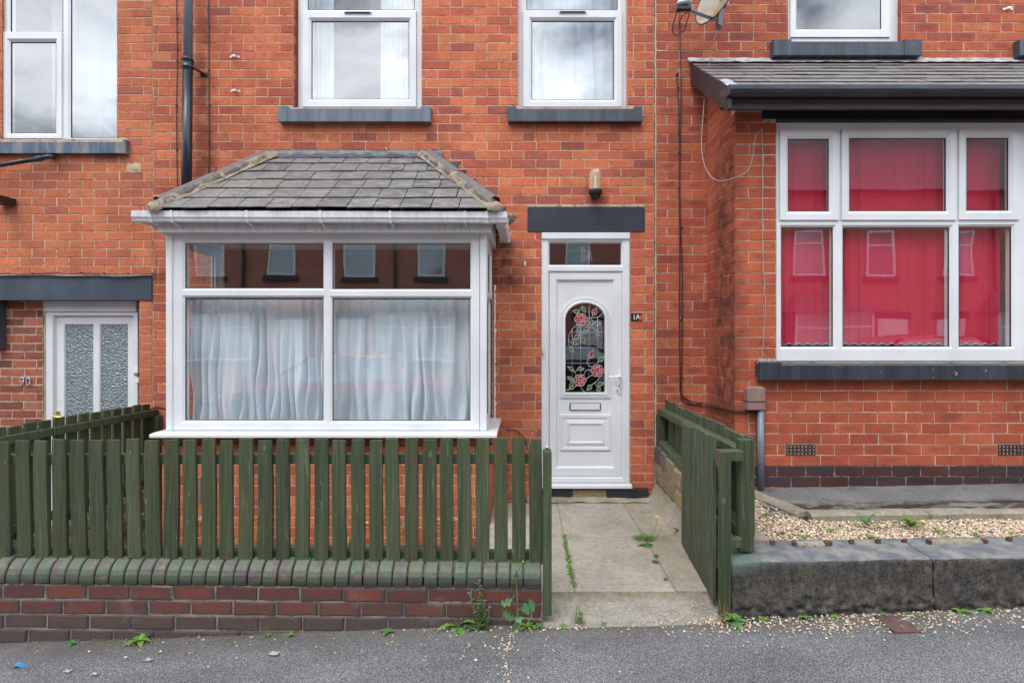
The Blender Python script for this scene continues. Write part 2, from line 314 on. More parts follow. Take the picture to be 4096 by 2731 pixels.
c = m.mix(m.ramp(m.voro(34), [(.035, .9), (.06, 0)]), c, (.42,.40,.38)); c = m.mix(m.ramp(m.noise(9, 7, .7), [(.64, 0), (.70, .45)]), c, (.045,.042,.040))
m.col(c).bump(m.math('ADD', st, m.noise(90, 4)), .7, .004); MT['asphalt'] = m.m
def concrete(name, a, b, dark=(.12,.105,.085), amt=.7, spk=(.5,.47,.42), bs=.35, moss=None):
    m = M(name, rough=.93, spec=.2); c = m.mix(m.ramp(m.noise(3.3, 6, .62, None, .3), [(.33, 0), (.68, 1)]), a, b)
    c = m.mix(m.ramp(m.noise(5, 6, .7), [(.55, 0), (.72, amt)]), c, dark)
    c = m.mix(1.0, c, m.ramp(m.noise(38, 6, .75), [(.32, .74), (.68, 1.2)]), 'MULTIPLY'); c = m.mix(m.ramp(m.noise(1, 5, .7, m.vec((16, 5, 5)), 2.0), [(.62, 0), (.68, .35)]), c, dark)
    c = m.mix(1.0, c, m.ramp(m.noise(160, 5, .7), [(.3, .78), (.7, 1.18)]), 'MULTIPLY')
    c = m.mix(m.ramp(m.voro(120), [(.08, .6), (.15, 0)]), c, spk); c = m.mix(m.ramp(m.voro(75), [(.05, .7), (.09, 0)]), c, (.07,.065,.06))
    if moss: c = m.mix(m.math('MULTIPLY', band(m, m.sep()[1], *moss, .08), m.ramp(m.noise(5, 7, .75, m.vec((.8, 2.5, 1))), [(.44, 0), (.52, .95)])), c, (.040,.026,.016))
    m.col(c).bump(m.noise(80, 6, .7), bs, .004); return m.m
MT['slab'] = concrete('paving_concrete', (.40,.355,.30), (.29,.26,.215), dark=(.19,.16,.125), amt=.65)
MT['screed'] = concrete('old_screed', (.36,.32,.25), (.26,.23,.175), dark=(.15,.13,.10), amt=.8)
MT['apron'] = concrete('exposed_concrete', (.36,.335,.29), (.27,.25,.21), amt=.5, bs=.9)
MT['dark_concrete'] = concrete('stained_concrete', (.13,.13,.13), (.21,.205,.20), dark=(.055,.050,.048), amt=.9, bs=.8, moss=(3.66, 4.02))
MT['kerb'] = concrete('kerb_concrete', (.33,.30,.24), (.23,.205,.155), dark=(.085,.075,.05), amt=.9, bs=.8)
MT['soil'] = concrete('garden_soil', (.07,.055,.04), (.11,.09,.07), dark=(.03,.025,.02))
m = M('coping_sandstone', rough=.85, spec=.25)
px_, py_, pz_ = m.sep(); g = N(m.nt, 'ShaderNodeNewGeometry'); sn = N(m.nt, 'ShaderNodeSeparateXYZ'); m.L(g.outputs['Normal'], sn.inputs[0])
c = m.mix(m.ramp(m.noise(11, 8, .75), [(.42, 0), (.60, 1)]), (.048,.046,.044), (.098,.088,.074))
c = m.mix(m.ramp(m.noise(1, 5, .6, m.vec((22,22,9))), [(.52, 0), (.66, .6)]), c, (.16,.14,.11))
c = m.mix(m.ramp(m.voro(70), [(.06, .6), (.10, 0)]), c, (.30,.29,.27))
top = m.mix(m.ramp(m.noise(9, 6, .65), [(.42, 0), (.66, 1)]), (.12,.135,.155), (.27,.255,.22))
c = m.mix(m.ramp(m.noise(75, 6, .8), [(.50, 0), (.60, .75)]), c, (.014,.013,.013)); c = m.mix(m.ramp(m.noise(60, 6, .8, m.vec((1,1,1.4))), [(.60, 0), (.68, .6)]), c, (.15,.135,.115))
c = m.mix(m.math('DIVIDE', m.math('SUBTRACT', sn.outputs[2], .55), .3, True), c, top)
c = m.mix(m.math('MULTIPLY', m.math('DIVIDE', m.math('SUBTRACT', 1.32, px_), .22, True), m.math('DIVIDE', m.math('SUBTRACT', pz_, .36), .06, True)), c, (.10,.15,.12))
m.col(c).bump(m.noise(38, 8, .75), .9, .009); MT['sandstone'] = m.m
m = M('rubble_stone', rough=.9); c = m.ramp(m.rnd(), [(0, (.26,.20,.11)), (.35, (.20,.165,.11)), (.6, (.33,.23,.10)), (.8, (.06,.055,.055)), (1, (.24,.20,.14))]); c = m.mix(1.0, c, m.ramp(m.noise(25, 5), [(.3,.7),(.7,1.3)]), 'MULTIPLY'); MT['rubble'] = m.col(c).bump(m.noise(30, 6, .7), .8, .01).m
m = M('pebbles', rough=.7); c = m.ramp(m.rnd(), [(0, (.66,.50,.32)), (.18, (.76,.67,.53)), (.34, (.60,.36,.18)), (.48, (.80,.74,.63)), (.6, (.52,.33,.19)), (.74, (.72,.56,.36)), (.88, (.34,.29,.25)), (1, (.82,.77,.69))]); MT['pebble'] = m.col(m.mix(1.0, c, m.ramp(m.noise(130, 3), [(.3,.8),(.7,1.15)]), 'MULTIPLY')).m
m = M('rust', rough=.85); MT['rust'] = m.col(m.mix(m.ramp(m.noise(40, 5), [(.35,0),(.7,1)]), (.060,.030,.024), (.15,.075,.05))).bump(m.noise(90, 5), .6, .004).m
m = M('rust_plate', rough=.75); MT['rust_plate'] = m.col(m.mix(m.ramp(m.noise(30, 6, .7), [(.35,0),(.7,1)]), (.060,.036,.034), (.14,.075,.055))).bump(m.noise(90, 5), .4, .002).m
# foliage
def leafmat(name, a, b, tr=.25):
    m = M(name, rough=.55, spec=.3); c = m.mix(m.ramp(m.rnd(), [(0,0),(1,1)]), a, b); c = m.mix(1.0, c, m.ramp(m.noise(60, 3), [(.3,.8),(.7,1.2)]), 'MULTIPLY'); m.col(c)
    t = N(m.nt, 'ShaderNodeBsdfTranslucent'); m.L(c, t.inputs[0]); s = N(m.nt, 'ShaderNodeMixShader'); s.inputs[0].default_value = tr
    o = m.nt.nodes['Material Output']; m.L(m.b.outputs[0], s.inputs[1]); m.L(t.outputs[0], s.inputs[2]); m.L(s.outputs[0], o.inputs[0]); return m.m
MT['leaf_bright'] = leafmat('leaf_bright', (.11,.24,.04), (.18,.33,.06)); MT['leaf'] = leafmat('leaf_mid', (.085,.19,.055), (.13,.26,.08))
MT['leaf_blue'] = leafmat('leaf_sow_thistle', (.09,.21,.085), (.13,.27,.11)); MT['leaf_dark'] = leafmat('leaf_dark', (.04,.10,.02), (.08,.17,.04))
MT['stem'] = M('weed_stem', (.13,.17,.06), .6).m; MT['stem_red'] = M('reddish_stem', (.17,.07,.045), .7).m
MT['yellow'] = M('yellow_petals', (.85,.60,.02), .6).m; MT['pink'] = M('pink_petals', (.62,.18,.50), .6).m; MT['straw'] = M('dry_straw', (.34,.20,.09), .8).m
# glass, cloth
def glass(name, ior=2.3, tint=(.93,.96,.95), wav=.0):
    m = D.materials.new(name); m.use_nodes = True; nt = m.node_tree; nt.nodes.clear()
    t = N(nt, 'ShaderNodeBsdfTransparent'); t.inputs[0].default_value = (*tint, 1); g = N(nt, 'ShaderNodeBsdfGlossy'); g.inputs['Roughness'].default_value = 0.0
    r0 = ((ior-1)/(ior+1))**2; gg = N(nt, 'ShaderNodeNewGeometry'); dt = N(nt, 'ShaderNodeVectorMath', operation='DOT_PRODUCT'); nt.links.new(gg.outputs['Incoming'], dt.inputs[0]); nt.links.new(gg.outputs['Normal'], dt.inputs[1])
    def mth(op, a, b):
        n = N(nt, 'ShaderNodeMath', operation=op)
        for k, v in ((0, a), (1, b)):
            if isinstance(v, (int, float)): n.inputs[k].default_value = v
            else: nt.links.new(v, n.inputs[k])
        return n.outputs[0]
    fr = mth('ADD', mth('MULTIPLY', mth('POWER', mth('SUBTRACT', 1.0, mth('ABSOLUTE', dt.outputs['Value'], 0)), 5.0), 1-r0), r0); mxs = N(nt, 'ShaderNodeMixShader'); o = N(nt, 'ShaderNodeOutputMaterial')
    ge = N(nt, 'ShaderNodeNewGeometry'); no = N(nt, 'ShaderNodeTexNoise', i_Scale=2.2, i_Detail=1.0); bu = N(nt, 'ShaderNodeBump'); bu.inputs['Strength'].default_value = 1; bu.inputs['Distance'].default_value = wav
    nt.links.new(ge.outputs['Position'], no.inputs['Vector']); nt.links.new(no.outputs[0], bu.inputs['Height']); nt.links.new(bu.outputs[0], g.inputs['Normal'])
    nt.links.new(fr, mxs.inputs[0]); nt.links.new(t.outputs[0], mxs.inputs[1]); nt.links.new(g.outputs[0], mxs.inputs[2]); nt.links.new(mxs.outputs[0], o.inputs[0]); return m
MT['glass'] = glass('window_glass', 2.6, (.98,.99,.985), wav=.0010); MT['glass_up'] = glass('window_glass_coated', 3.6, (.95,.97,.98), wav=.0010)
m = M('obscure_glass', (.22,.27,.29), .08, 0, .9)
hv = m.voro(64, m.vec((.8,.8,1.35)), 'SMOOTH_F1'); m.col(m.mix(m.ramp(hv, [(.25,0),(.6,1)]), (.10,.135,.15), (.23,.28,.30))); m.bump(hv, 1.0, .012); MT['obscure'] = m.m
m = M('fanlight_glass', (.16,.15,.13), .05); m.b.inputs['Transmission Weight'].default_value = .92; m.b.inputs['IOR'].default_value = 1.35; m.bump(m.noise(160, 3), .8, .004); MT['fan'] = m.m
def cloth(name, c, tr=.35):
    m = M(name, c, .9, 0, .1); t = N(m.nt, 'ShaderNodeBsdfTranslucent'); t.inputs[0].default_value = (*c, 1); s = N(m.nt, 'ShaderNodeMixShader'); s.inputs[0].default_value = tr
    o = m.nt.nodes['Material Output']; m.L(m.b.outputs[0], s.inputs[1]); m.L(t.outputs[0], s.inputs[2]); m.L(s.outputs[0], o.inputs[0]); return m.m
MT['net'] = cloth('white_net', (.86,.94,1.0), .2); MT['red_cloth'] = cloth('red_blind', (.64,.030,.085), .15); MT['beige_cloth'] = cloth('beige_curtain', (.42,.36,.24), .2)
MT['room'] = M('room_plaster', (.16,.15,.14), .9).m
MT['lead_came'] = M('lead_came', (.46,.48,.52), .4, .3).m; MT['rose'] = M('red_glass', (.42,.012,.02), .2).m; MT['leaf_glass'] = M('green_glass', (.05,.15,.012), .25).m
MT['dark'] = M('dark_void', (.01,.01,.01), .9).m
MT['ink'] = M('black_tile', (.010,.013,.022), .3).m; MT['white_paint'] = M('white_letters', (.75,.75,.72), .5).m; MT['orange_peel'] = M('exposed_brick_red', (.5,.12,.06), .8).m

# ------------------------------------------------------------------ bricks
BR = {}      # house name -> list of bricks
VIS = (-.15, 1.02)
def brick_verts(Ln, H, dp, ch=.0028, jit=.0016, rs=random):
    h = Ln/2; k = H/2; per = []
    xs = [-h, -h/3, h/3, h]
    for x in xs: per.append([x, -k])
    for x in reversed(xs): per.append([x, k])
    n = len(per); v = []
    J = [(rs.uniform(-jit, jit), rs.uniform(-jit, jit)) for _ in per]
    for (x, z), (a, b) in zip(per, J):
        v.append((x - math.copysign(ch, x)*(1 if abs(x) > h*.9 else 0) + a, rs.uniform(-.0006,.0006), z - math.copysign(ch, z) + b))
    for (x, z), (a, b) in zip(per, J): v.append((x + a*.6, ch*1.1, z + b*.6))
    for (x, z), (a, b) in zip(per, J): v.append((x, dp, z))
    f = [tuple(range(n))]
    for L_ in (0, n): f += [(L_+i, L_+n+i, L_+n+(i+1)%n, L_+(i+1)%n) for i in range(n)]
    return v, f
def brickwall(house, part, O, u, nrm, a0, a1, z0, z1, zref, g, joint, blen, holes, mat, phase=0, bond=5, depth=.1, pen=1.0, cut=None, dz=0):
    k0 = math.floor((z0 - zref)/g + .35); k1 = math.ceil((z1 - zref)/g - .35)
    for k in range(k0, k1):
        zb = zref + k*g; zt = zb + g
        iv = [(a0, a1)]
        for (h0, h1, hz0, hz1) in holes:
            ov = min(zt, hz1) - max(zb, hz0)
            if ov > .35*g:
                ni = []
                for (p, q) in iv:
                    if h1 <= p or h0 >= q: ni.append((p, q)); continue
                    if h0 > p + .02: ni.append((p, h0))
                    if h1 < q - .02: ni.append((h1, q))
                iv = ni
        garden = bond and (k % bond == 0)
        brk = []; a = a0 - blen*2 + phase + (blen/2 if k % 2 else 0) + rng_row(k)
        i = 0
        while a < a1 + blen:
            brk.append(a); a += (blen if (not garden or i % 3 == 0) else blen/2); i += 1
        for (p, q) in iv:
            pts = [p] + [b for b in brk if p + .045 < b < q - .045] + [q]
            for s_, t_ in zip(pts, pts[1:]):
                l = t_ - s_ - joint
                if l < .02: continue
                BR.setdefault(house.name, []).append(dict(h=house, part=part, O=O, u=u, n=nrm, c=(s_+t_)/2, z=(zb+zt)/2 + dz*((s_+t_)/2 - a0), l=l, H=g - joint, mat=(mat(k, (s_+t_)/2, zb) if callable(mat) else mat), d=depth, pen=pen))
def rng_row(k): return (((k*7919) % 13)/13 - .5)*.012
_bm = {}
def flush(house, limit=296):
    L_ = BR[house.name]
    def score(b):
        x = b['O'][0] + b['u'][0]*b['c']; y = b['O'][1] + b['u'][1]*b['c']
        px = CX + x*F/y; py = CY - (b['z']-EYE)*F/y
        ins = 1 if (-10 < px < 4106 and -10 < py < 2740) else .01
        fs = abs(b['n'][1]) if abs(b['n'][1]) > .5 else .22
        return ins * b['l']*b['H']/y/y * b['pen'] * fs
    L_.sort(key=score, reverse=True)
    for i, b in enumerate(L_[:limit]):
        key = (round(b['l'], 2), round(b['H'], 3), b['d'], b['mat'].name, random.randrange(3))
        if key not in _bm:
            v, f = brick_verts(b['l'], b['H'], b['d']); me = D.meshes.new('brick'); me.from_pydata(v, [], f); me.materials.append(b['mat']); _bm[key] = me
        o = D.objects.new('brick', _bm[key]); C.objects.link(o)
        x = b['O'][0] + b['u'][0]*b['c'] + b['n'][0]*U(-.0012,.0012); y = b['O'][1] + b['u'][1]*b['c'] + b['n'][1]*U(-.0012,.0012)
        place(o, (x, y, b['z'] + U(-.0008,.0008)), b['part']); o.rotation_euler = (0, U(-.004,.004), math.atan2(b['u'][1], b['u'][0]))
        me = _bm[key]; o.scale = (b['l']/key[0] if key[0] else 1, 1, b['H']/key[1])
    rest = {}
    for b in L_[limit:]: rest.setdefault((b['part'].name,), []).append(b)
    byp = {}
    for b in L_[limit:]: byp.setdefault(b['part'].name, []).append(b)
    for pn, bs in byp.items():
        mats = []; mb = MB()
        for b in bs:
            if b['mat'] not in mats: mats.append(b['mat'])
            v, f = brick_verts(b['l'], b['H'], b['d']); ang = U(-.004,.004); ux, uy = b['u']; nx, ny = b['n']; off = U(-.0012,.0012)
            vs = [(b['O'][0] + ux*(b['c']+x) - nx*(y+off), b['O'][1] + uy*(b['c']+x) - ny*(y+off), b['z'] + z + x*ang) for x, y, z in v]
            mb.add(vs, f, mats.index(b['mat']))
        stuff(mb.build('brick', mats, bs[0]['part']))
def backing(name, O, u, nrm, a0, a1, z0, z1, holes, mat, parent, rec=.0035, th=.09, reveal=True):
    """mortar sheet behind the bricks, with openings and their reveals"""
    xs = sorted(set([a0, a1] + [min(max(h, a0), a1) for q in holes for h in q[:2]])); zs = sorted(set([z0, z1] + [min(max(h, z0), z1) for q in holes for h in q[2:]]))
    P = lambda a, d, z: (O[0] + u[0]*a - nrm[0]*d, O[1] + u[1]*a - nrm[1]*d, z)
    mb = MB()
    for i in range(len(xs)-1):
        for j in range(len(zs)-1):
            cx, cz = (xs[i]+xs[i+1])/2, (zs[j]+zs[j+1])/2
            if any(h[0] < cx < h[1] and h[2] < cz < h[3] for h in holes): continue
            mb.quad(P(xs[i], rec, zs[j]), P(xs[i+1], rec, zs[j]), P(xs[i+1], rec, zs[j+1]), P(xs[i], rec, zs[j+1]))
            mb.quad(P(xs[i], th, zs[j]), P(xs[i], th, zs[j+1]), P(xs[i+1], th, zs[j+1]), P(xs[i+1], th, zs[j]))
    for h in (holes if reveal else []):
        a, b, c, d = h; e = .009
        mb.quad(P(a-e, rec, c), P(a-e, th+.06, c), P(a-e, th+.06, d), P(a-e, rec, d)); mb.quad(P(b+e, rec, c), P(b+e, rec, d), P(b+e, th+.06, d), P(b+e, th+.06, c))
        mb.quad(P(a, rec, d+e), P(a, th+.06, d+e), P(b, th+.06, d+e), P(b, rec, d+e))
    return mb.build(name, mat, parent)

# ------------------------------------------------------------------ windows
def slab(mb, ox0, ox1, oz0, oz1, holes, y, dep, bead=.018, bd=.016, mi=0):
    """frame plate with rectangular holes; each hole gets a sloping glazing bead ring down to the glass"""
    H = [(a-bead, b+bead, c-bead, d+bead) for a, b, c, d in holes]
    xs = sorted(set([ox0, ox1] + [h for q in H for h in q[:2]])); zs = sorted(set([oz0, oz1] + [h for q in H for h in q[2:]]))
    xs = [x for x in xs if ox0-1e-6 <= x <= ox1+1e-6]; zs = [z for z in zs if oz0-1e-6 <= z <= oz1+1e-6]
    for i in range(len(xs)-1):
        for j in range(len(zs)-1):
            cx, cz = (xs[i]+xs[i+1])/2, (zs[j]+zs[j+1])/2
            if any(h[0] < cx < h[1] and h[2] < cz < h[3] for h in H): continue
            mb.quad((xs[i], y, zs[j]), (xs[i+1], y, zs[j]), (xs[i+1], y, zs[j+1]), (xs[i], y, zs[j+1]), mi)
    c4 = lambda q: [(q[0], q[2]), (q[1], q[2]), (q[1], q[3]), (q[0], q[3])]
    o4 = c4((ox0, ox1, oz0, oz1))
    for i in range(4):
        a, b = o4[i], o4[(i+1)%4]; mb.quad((a[0], y, a[1]), (a[0], y+dep, a[1]), (b[0], y+dep, b[1]), (b[0], y, b[1]), mi)
    for q, h in zip(holes, H):
        i4, h4 = c4(q), c4(h)
        for i in range(4):
            a, b, c, d = h4[i], h4[(i+1)%4], i4[(i+1)%4], i4[i]
            mb.quad((a[0], y, a[1]), (b[0], y, b[1]), (c[0], y+bd, c[1]), (d[0], y+bd, d[1]), mi)
            mb.quad((d[0], y+bd, d[1]), (c[0], y+bd, c[1]), (c[0], y+dep, c[1]), (d[0], y+dep, d[1]), mi)
def rect(Y, px0, px1, pyt, pyb): return (X(px0, Y), X(px1, Y), Z(pyb, Y), Z(pyt, Y))
def window(part, Y, outer, fixed, sashes, gm, mat=None, dep=.07, vents=()):
    """part > frame, casement, pane, trickle_vent.  rects in (x0,x1,z0,z1)"""
    mat = mat or MT['upvc']
    mb = MB(); holes = list(fixed) + [(s[0][0]+.012, s[0][1]-.012, s[0][2]+.012, s[0][3]-.012) for s in sashes]
    slab(mb, *outer, holes, Y, dep, bead=.016); mb.build('frame', mat, part, bevel=.002, segs=1)
    for (o, g) in sashes:
        mb = MB(); slab(mb, *o, [g], Y-.014, .05, bead=.022, bd=.018); mb.build('casement', mat, part, bevel=.003, segs=2)
    for g in list(fixed) + [s[1] for s in sashes]:
        sh = .021 if g in fixed else .012
        mb = MB(); e = .006; a, b, c, d = g
        for q in ((a, a+e, c, d), (b-e, b, c, d), (a+e, b-e, c, c+e), (a+e, b-e, d-e, d)): mb.box(q[0], q[1], Y+sh-.004, Y+sh+.004, q[2], q[3])
        mb.build('seal', MT['gasket'], part)
        MB().quad((a, Y+sh, c), (b, Y+sh, c), (b, Y+sh, d), (a, Y+sh, d)).build('pane', gm, part)
    for v in vents:
        mb = MB(); mb.box(v[0], v[1], Y-.026, Y-.0155, v[2], v[3]); o = mb.build('trickle_vent', MT['zinc'], part, bevel=.002)
        MB().box(v[0]+.01, v[1]-.01, Y-.0275, Y-.0262, v[2]+.001, v[3]-.006).build('vent_slot', MT['dark'], part)
def sub(house, name, c=None):
    """an invisible-free part: an Empty that groups sub-parts of one part"""
    o = D.objects.new(name, None); C.objects.link(o); o.empty_display_size = .05; place(o, c or WL[house.name], house); return o
def curtain(name, label, x0, x1, z0, z1, Y, amp=.02, folds=9, mat=None, seed=1, flare=1.0, cat='curtain', group=None):
    rs = random.Random(seed); ks = [(folds*rs.uniform(.5, 2.2), rs.uniform(0, 6.3), rs.uniform(-1.2, 1.2), rs.uniform(.4, 1)) for _ in range(6)]
    def fn(u, v):
        w = u + .016*math.sin(9*v + u*23)*(1-v); a = amp*(.35 + flare*(1-v)**.8)
        y = sum(q*math.sin(2*math.pi*k*w + p + t*(1-v)*2.2) for k, p, t, q in ks)/3
        y = math.copysign(abs(y)**.7, y)
        xx = x0 + (x1-x0)*u + .006*math.sin(2*math.pi*folds*u + 3*v)
        return (xx, Y + a*y, z0 + (z1-z0)*v)
    o = MB().grid(fn, int(max(90, folds*16)), 24).build(name, mat or MT['net'], None, smooth=True)
    return tag(o, label, cat, group)
def room(house, x0, x1, y0, y1, z0, z1, lamp=False):
    mb = MB(); P = lambda x, y, z: (x, y, z)
    mb.quad((x0,y1,z0),(x1,y1,z0),(x1,y1,z1),(x0,y1,z1)); mb.quad((x0,y0,z0),(x0,y1,z0),(x0,y1,z1),(x0,y0,z1)); mb.quad((x1,y0,z0),(x1,y0,z1),(x1,y1,z1),(x1,y1,z0))
    mb.quad((x0,y0,z0),(x1,y0,z0),(x1,y1,z0),(x0,y1,z0)); mb.quad((x0,y0,z1),(x0,y1,z1),(x1,y1,z1),(x1,y0,z1))
    return mb.build('room', MT['room'], house)
def stone_sill(name, parent, px0, px1, pyt, pyb, Yf, mat, Yb, horn=.0, px_h=None, label=None):
    """projecting stone sill with raised stools at both ends and a sloping top between them"""
    x0, x1, zt, zb = X(px0, Yf), X(px1, Yf), Z(pyt, Yf), Z(pyb, Yf); w = horn
    mb = MB(); n = 26
    mb.xprism([(Yf, zb), (Yf, zt), (Yb, zt+.004), (Yb, zb)], x0, x0+w)
    mb.xprism([(Yf, zb), (Yf, zt), (Yb, zt+.004), (Yb, zb)], x1-w, x1)
    mb.xprism([(Yf+.002, zb+.0015), (Yf+.002, zt-.022), (Yb, zt-.002), (Yb, zb+.0015)], x0+w-.0005, x1-w+.0005)
    return mb.build(name, mat, parent, bevel=.004, label=label)

# ================================================================== STRUCTURE
MW = 5.06; LB = 4.38; FACE = dict(O=(0, MW), u=(1, 0), nrm=(0, -1))
def rr(px0, px1, pyt, pyb, Y=MW): return (X(px0, Y), X(px1, Y), Z(pyb, Y), Z(pyt, Y))
PZ = lambda x: .1104 + .0343*max(-9, min(9, x))

# ---- ground
def sheet(name, x0, x1, y0, y1, zf, mat, nx=24, ny=8, bumpy=0, parent=None):
    return MB().grid(lambda u, v: (x0+(x1-x0)*u, y0+(y1-y0)*v, zf(x0+(x1-x0)*u, y0+(y1-y0)*v) + bumpy*fbm(3*(x0+(x1-x0)*u), 3*(y0+(y1-y0)*v), 0)), nx, ny).build(name, mat, parent, smooth=True)
struct(MB().box(-200, 200, -200, 200, -1.2, -1.0).build('ground', MT['soil']))
struct(sheet('road', -60, 60, -9.2, .3, lambda x, y: PZ(x) - .14, MT['asphalt'], 60, 4))
struct(sheet('pavement', -5.6, 6.2, .42, 3.22, lambda x, y: PZ(x) + .004*math.sin(x*2.1+y*3) - max(0, min(1, (y-2.90)/.05))*max(0, min(1, (x-.02)/.06))*max(0, min(1, (1.22-x)/.10))*max(0, PZ(x)-.098), MT['asphalt'], 240, 80, .004))
k = MB()
for i in range(13): xx = -6 + i*.95; k.hexa([(xx,.3,PZ(xx)-.2),(xx+.94,.3,PZ(xx+.94)-.2),(xx+.94,.42,PZ(xx+.94)-.2),(xx,.42,PZ(xx)-.2),(xx,.3,PZ(xx)-.005),(xx+.94,.3,PZ(xx+.94)-.005),(xx+.94,.42,PZ(xx+.94)+.004),(xx,.42,PZ(xx)+.004)])
struct(k.build('kerb', MT['kerb'], bevel=.01))
struct(sheet('garden_soil', -6, .02, 2.98, 5.3, lambda x, y: .012, MT['soil'], 60, 30, .012))

# ---- path slabs
path = thing('path', 'x', 'x', (.6, 4.1, .1)); del path['label']; del path['category']; struct(path)
def pslab(x0, x1, y0, y1, zt, mat, zb=0.0, nm='paving_slab'):
    g = .0035; mb = MB(); a, b, c, d = x0+g, x1-g, y0+g, y1-g; t = [zt + U(-.003,.003) for _ in range(4)]
    mb.hexa([(a,c,zb),(b,c,zb),(b,d,zb),(a,d,zb),(a,c,t[0]),(b,c,t[1]),(b,d,t[2]),(a,d,t[3])]); return mb.build(nm, mat, path, bevel=.006)
for (y0, y1) in ((3.21, 4.10), (4.10, 4.985)):
    pslab(-.28, .285, y0, y1, .170, MT['slab']); pslab(.285, .865, y0, y1, .172, MT['slab'])
MB().grid(lambda u, v: (.868 + .36*u, 3.21 + 1.79*v, .170 + .05*max(0, u-.62)/.38*(.5+.5*v) + .004*fbm(6*u, 9*v, 1)), 16, 40).build('screed', MT['screed'], path, smooth=True)
MB().grid(lambda u, v: (.02 + 1.15*u, 3.2085 - .022*v**2 + .004*fbm(u*14, v*3, 1), .168 - .058*v + .002*fbm(u*20, v, 3)), 60, 6).build('screed_edge', MT['screed'], path, smooth=True)
MB().box(-.28, 1.2, 3.228, 4.98, .0, .163).build('bedding', MT['screed'], path)
MB().grid(lambda u, v: (.02 + 1.15*u, 5.055 - .105*v, .2 - .022*v + .010*fbm(9*u, 3*v, 2)), 40, 6).build('doorstep_fillet', MT['screed'], path, smooth=True)
MB().grid(lambda u, v: (.085 + 1.06*u, 3.212 - (.285 + .02*fbm(u*7, 1, 4))*v, .118 + .010*u - .004*v + .005*fbm(9*u, 3*v, 2) - .02*max(0, v-.92)/.08), 50, 14).build('apron', MT['apron'], path, smooth=True)

# ---- right garden: concrete strip, kerb, gravel
def rz(x): return .44 + .045*max(0, (x-1.65))/2.2
struct(sheet('concrete_strip', 1.66, 6.2, 3.70, 4.40, lambda x, y: rz(x) + .006 - .012*(4.38-y), MT['dark_concrete'], 60, 14, .008))
struct(sheet('gravel_bed', 1.30, 6.2, 3.0, 5.06, lambda x, y: .405, MT['kerb'], 30, 12, .01))
kb = thing('kerb_edging', 'x', 'x', (2.5, 3.7, .45)); del kb['label']; del kb['category']; struct(kb)
def kerbstone(a, b, w=.055, h=.045, z0=.36, r=.012):
    a = Vector(a); b = Vector(b); d = (b-a); L_ = d.length; d.normalize(); s_ = Vector((-d.y, d.x, 0))
    prof = [(-w, -.1), (-w, .6*h), (-w*.6, .92*h), (0, h), (w*.6, .92*h), (w, .6*h), (w, -.1)]
    def fn(u, v):
        i = v*6; p = prof[int(round(i))]; q = a + d*(L_*u); nz = fbm(q.x*11, q.y*11+v, 3)
        return (q.x + s_.x*(p[0]+.006*nz), q.y + s_.y*(p[0]+.006*nz), q.z + p[1] + .006*nz)
    o = MB().grid(fn, 26, 6); o.f.append(tuple(27*j for j in range(7))); o.f.append(tuple(27*j+26 for j in range(6,-1,-1))); o.m += [0, 0]; o.build('kerb_stone', MT['kerb'], kb, smooth=False)
kerbstone((1.86, 3.70, .435), (3.02, 3.69, .455)); kerbstone((3.03, 3.70, .455), (4.1, 3.70, .47), w=.05, h=.036); kerbstone((4.11, 3.70, .47), (5.6, 3.70, .49), w=.05, h=.036)
kerbstone((1.70, 4.28, .425), (1.85, 3.72, .430), w=.065)

# ================================================================== HOUSES
HL = thing('terraced_house', 'orange brick house at the left edge with the number 90 beside a white door', 'house', (-4.6, MW, 0), 'terraced brick houses')
HM = thing('terraced_house', 'red brick house with slate-roofed white bay window and white door with leaded roses', 'house', (-1.1, MW, 0), 'terraced brick houses')
HR = thing('terraced_house', 'deep red brick house on the right with red blinds in its wide bay window', 'house', (3.2, MW, .3), 'terraced brick houses')

# ---------------- left house
B0 = X(608, MW) + .001
wl = (X(5, MW), X(469, MW), Z(556, MW), 5.25)
sl = (-6, X(508, MW), Z(622, MW), Z(556, MW)); ll = (-6, X(611, MW), Z(1202, MW), Z(1104, MW)); dl = (-6, X(557, MW), -.2, Z(1202, MW))
wall = backing('wall', a0=-5.4, a1=B0, z0=-.2, z1=5.7, holes=[wl, dl], mat=MT['mortar_left'], parent=HL, **FACE)
brickwall(HL, wall, (0, MW), (1, 0), (0, -1), -5.4, B0, -.2, 5.7, 2.194, .0770, .0078, .2235, [wl, sl, ll, dl], MT['brick_left'], phase=.07, bond=5)
YI = 5.16; xi = X(170, YI)
wi = backing('infill_wall', a0=-5.4, a1=xi, z0=-.2, z1=Z(1202, MW)+.03, holes=[], mat=MT['mortar_cream'], parent=HL, O=(0, YI), u=(1, 0), nrm=(0, -1))
brickwall(HL, wi, (0, YI), (1, 0), (0, -1), -5.4, xi, -.2, Z(1202, MW), Z(1202, MW), .0765, .012, .2235, [], MT['brick_infill'], phase=.02, bond=0, pen=.95)
MB().box(-5.4, X(610, MW), MW-.012, MW+.1, *ll[2:]).build('lintel', MT['lintel_blue'], HL, bevel=.005)
stone_sill('window_sill', HL, -140, 502, 557, 614, MW-.055, MT['sill_peel'], MW+.05, horn=.03, label='peeling blue-grey window sill')
wp = sub(HL, 'window', (-4.2, MW+.05, 4)); YW = MW + .035
window(wp, YW, (X(6, YW), X(470, YW), Z(556, YW), 5.22), [(X(278, YW), X(469, YW)-.008, Z(551, YW), 5.16), (X(36, YW), X(247, YW), Z(126, YW), 5.16)],
       [(rect(YW, 7, 251, 131, 556), rect(YW, 41, 223, 168, 534))], MT['glass_up'])
room(HL, -5.3, B0-.1, MW+.12, MW+3, 2.9, 5.5)
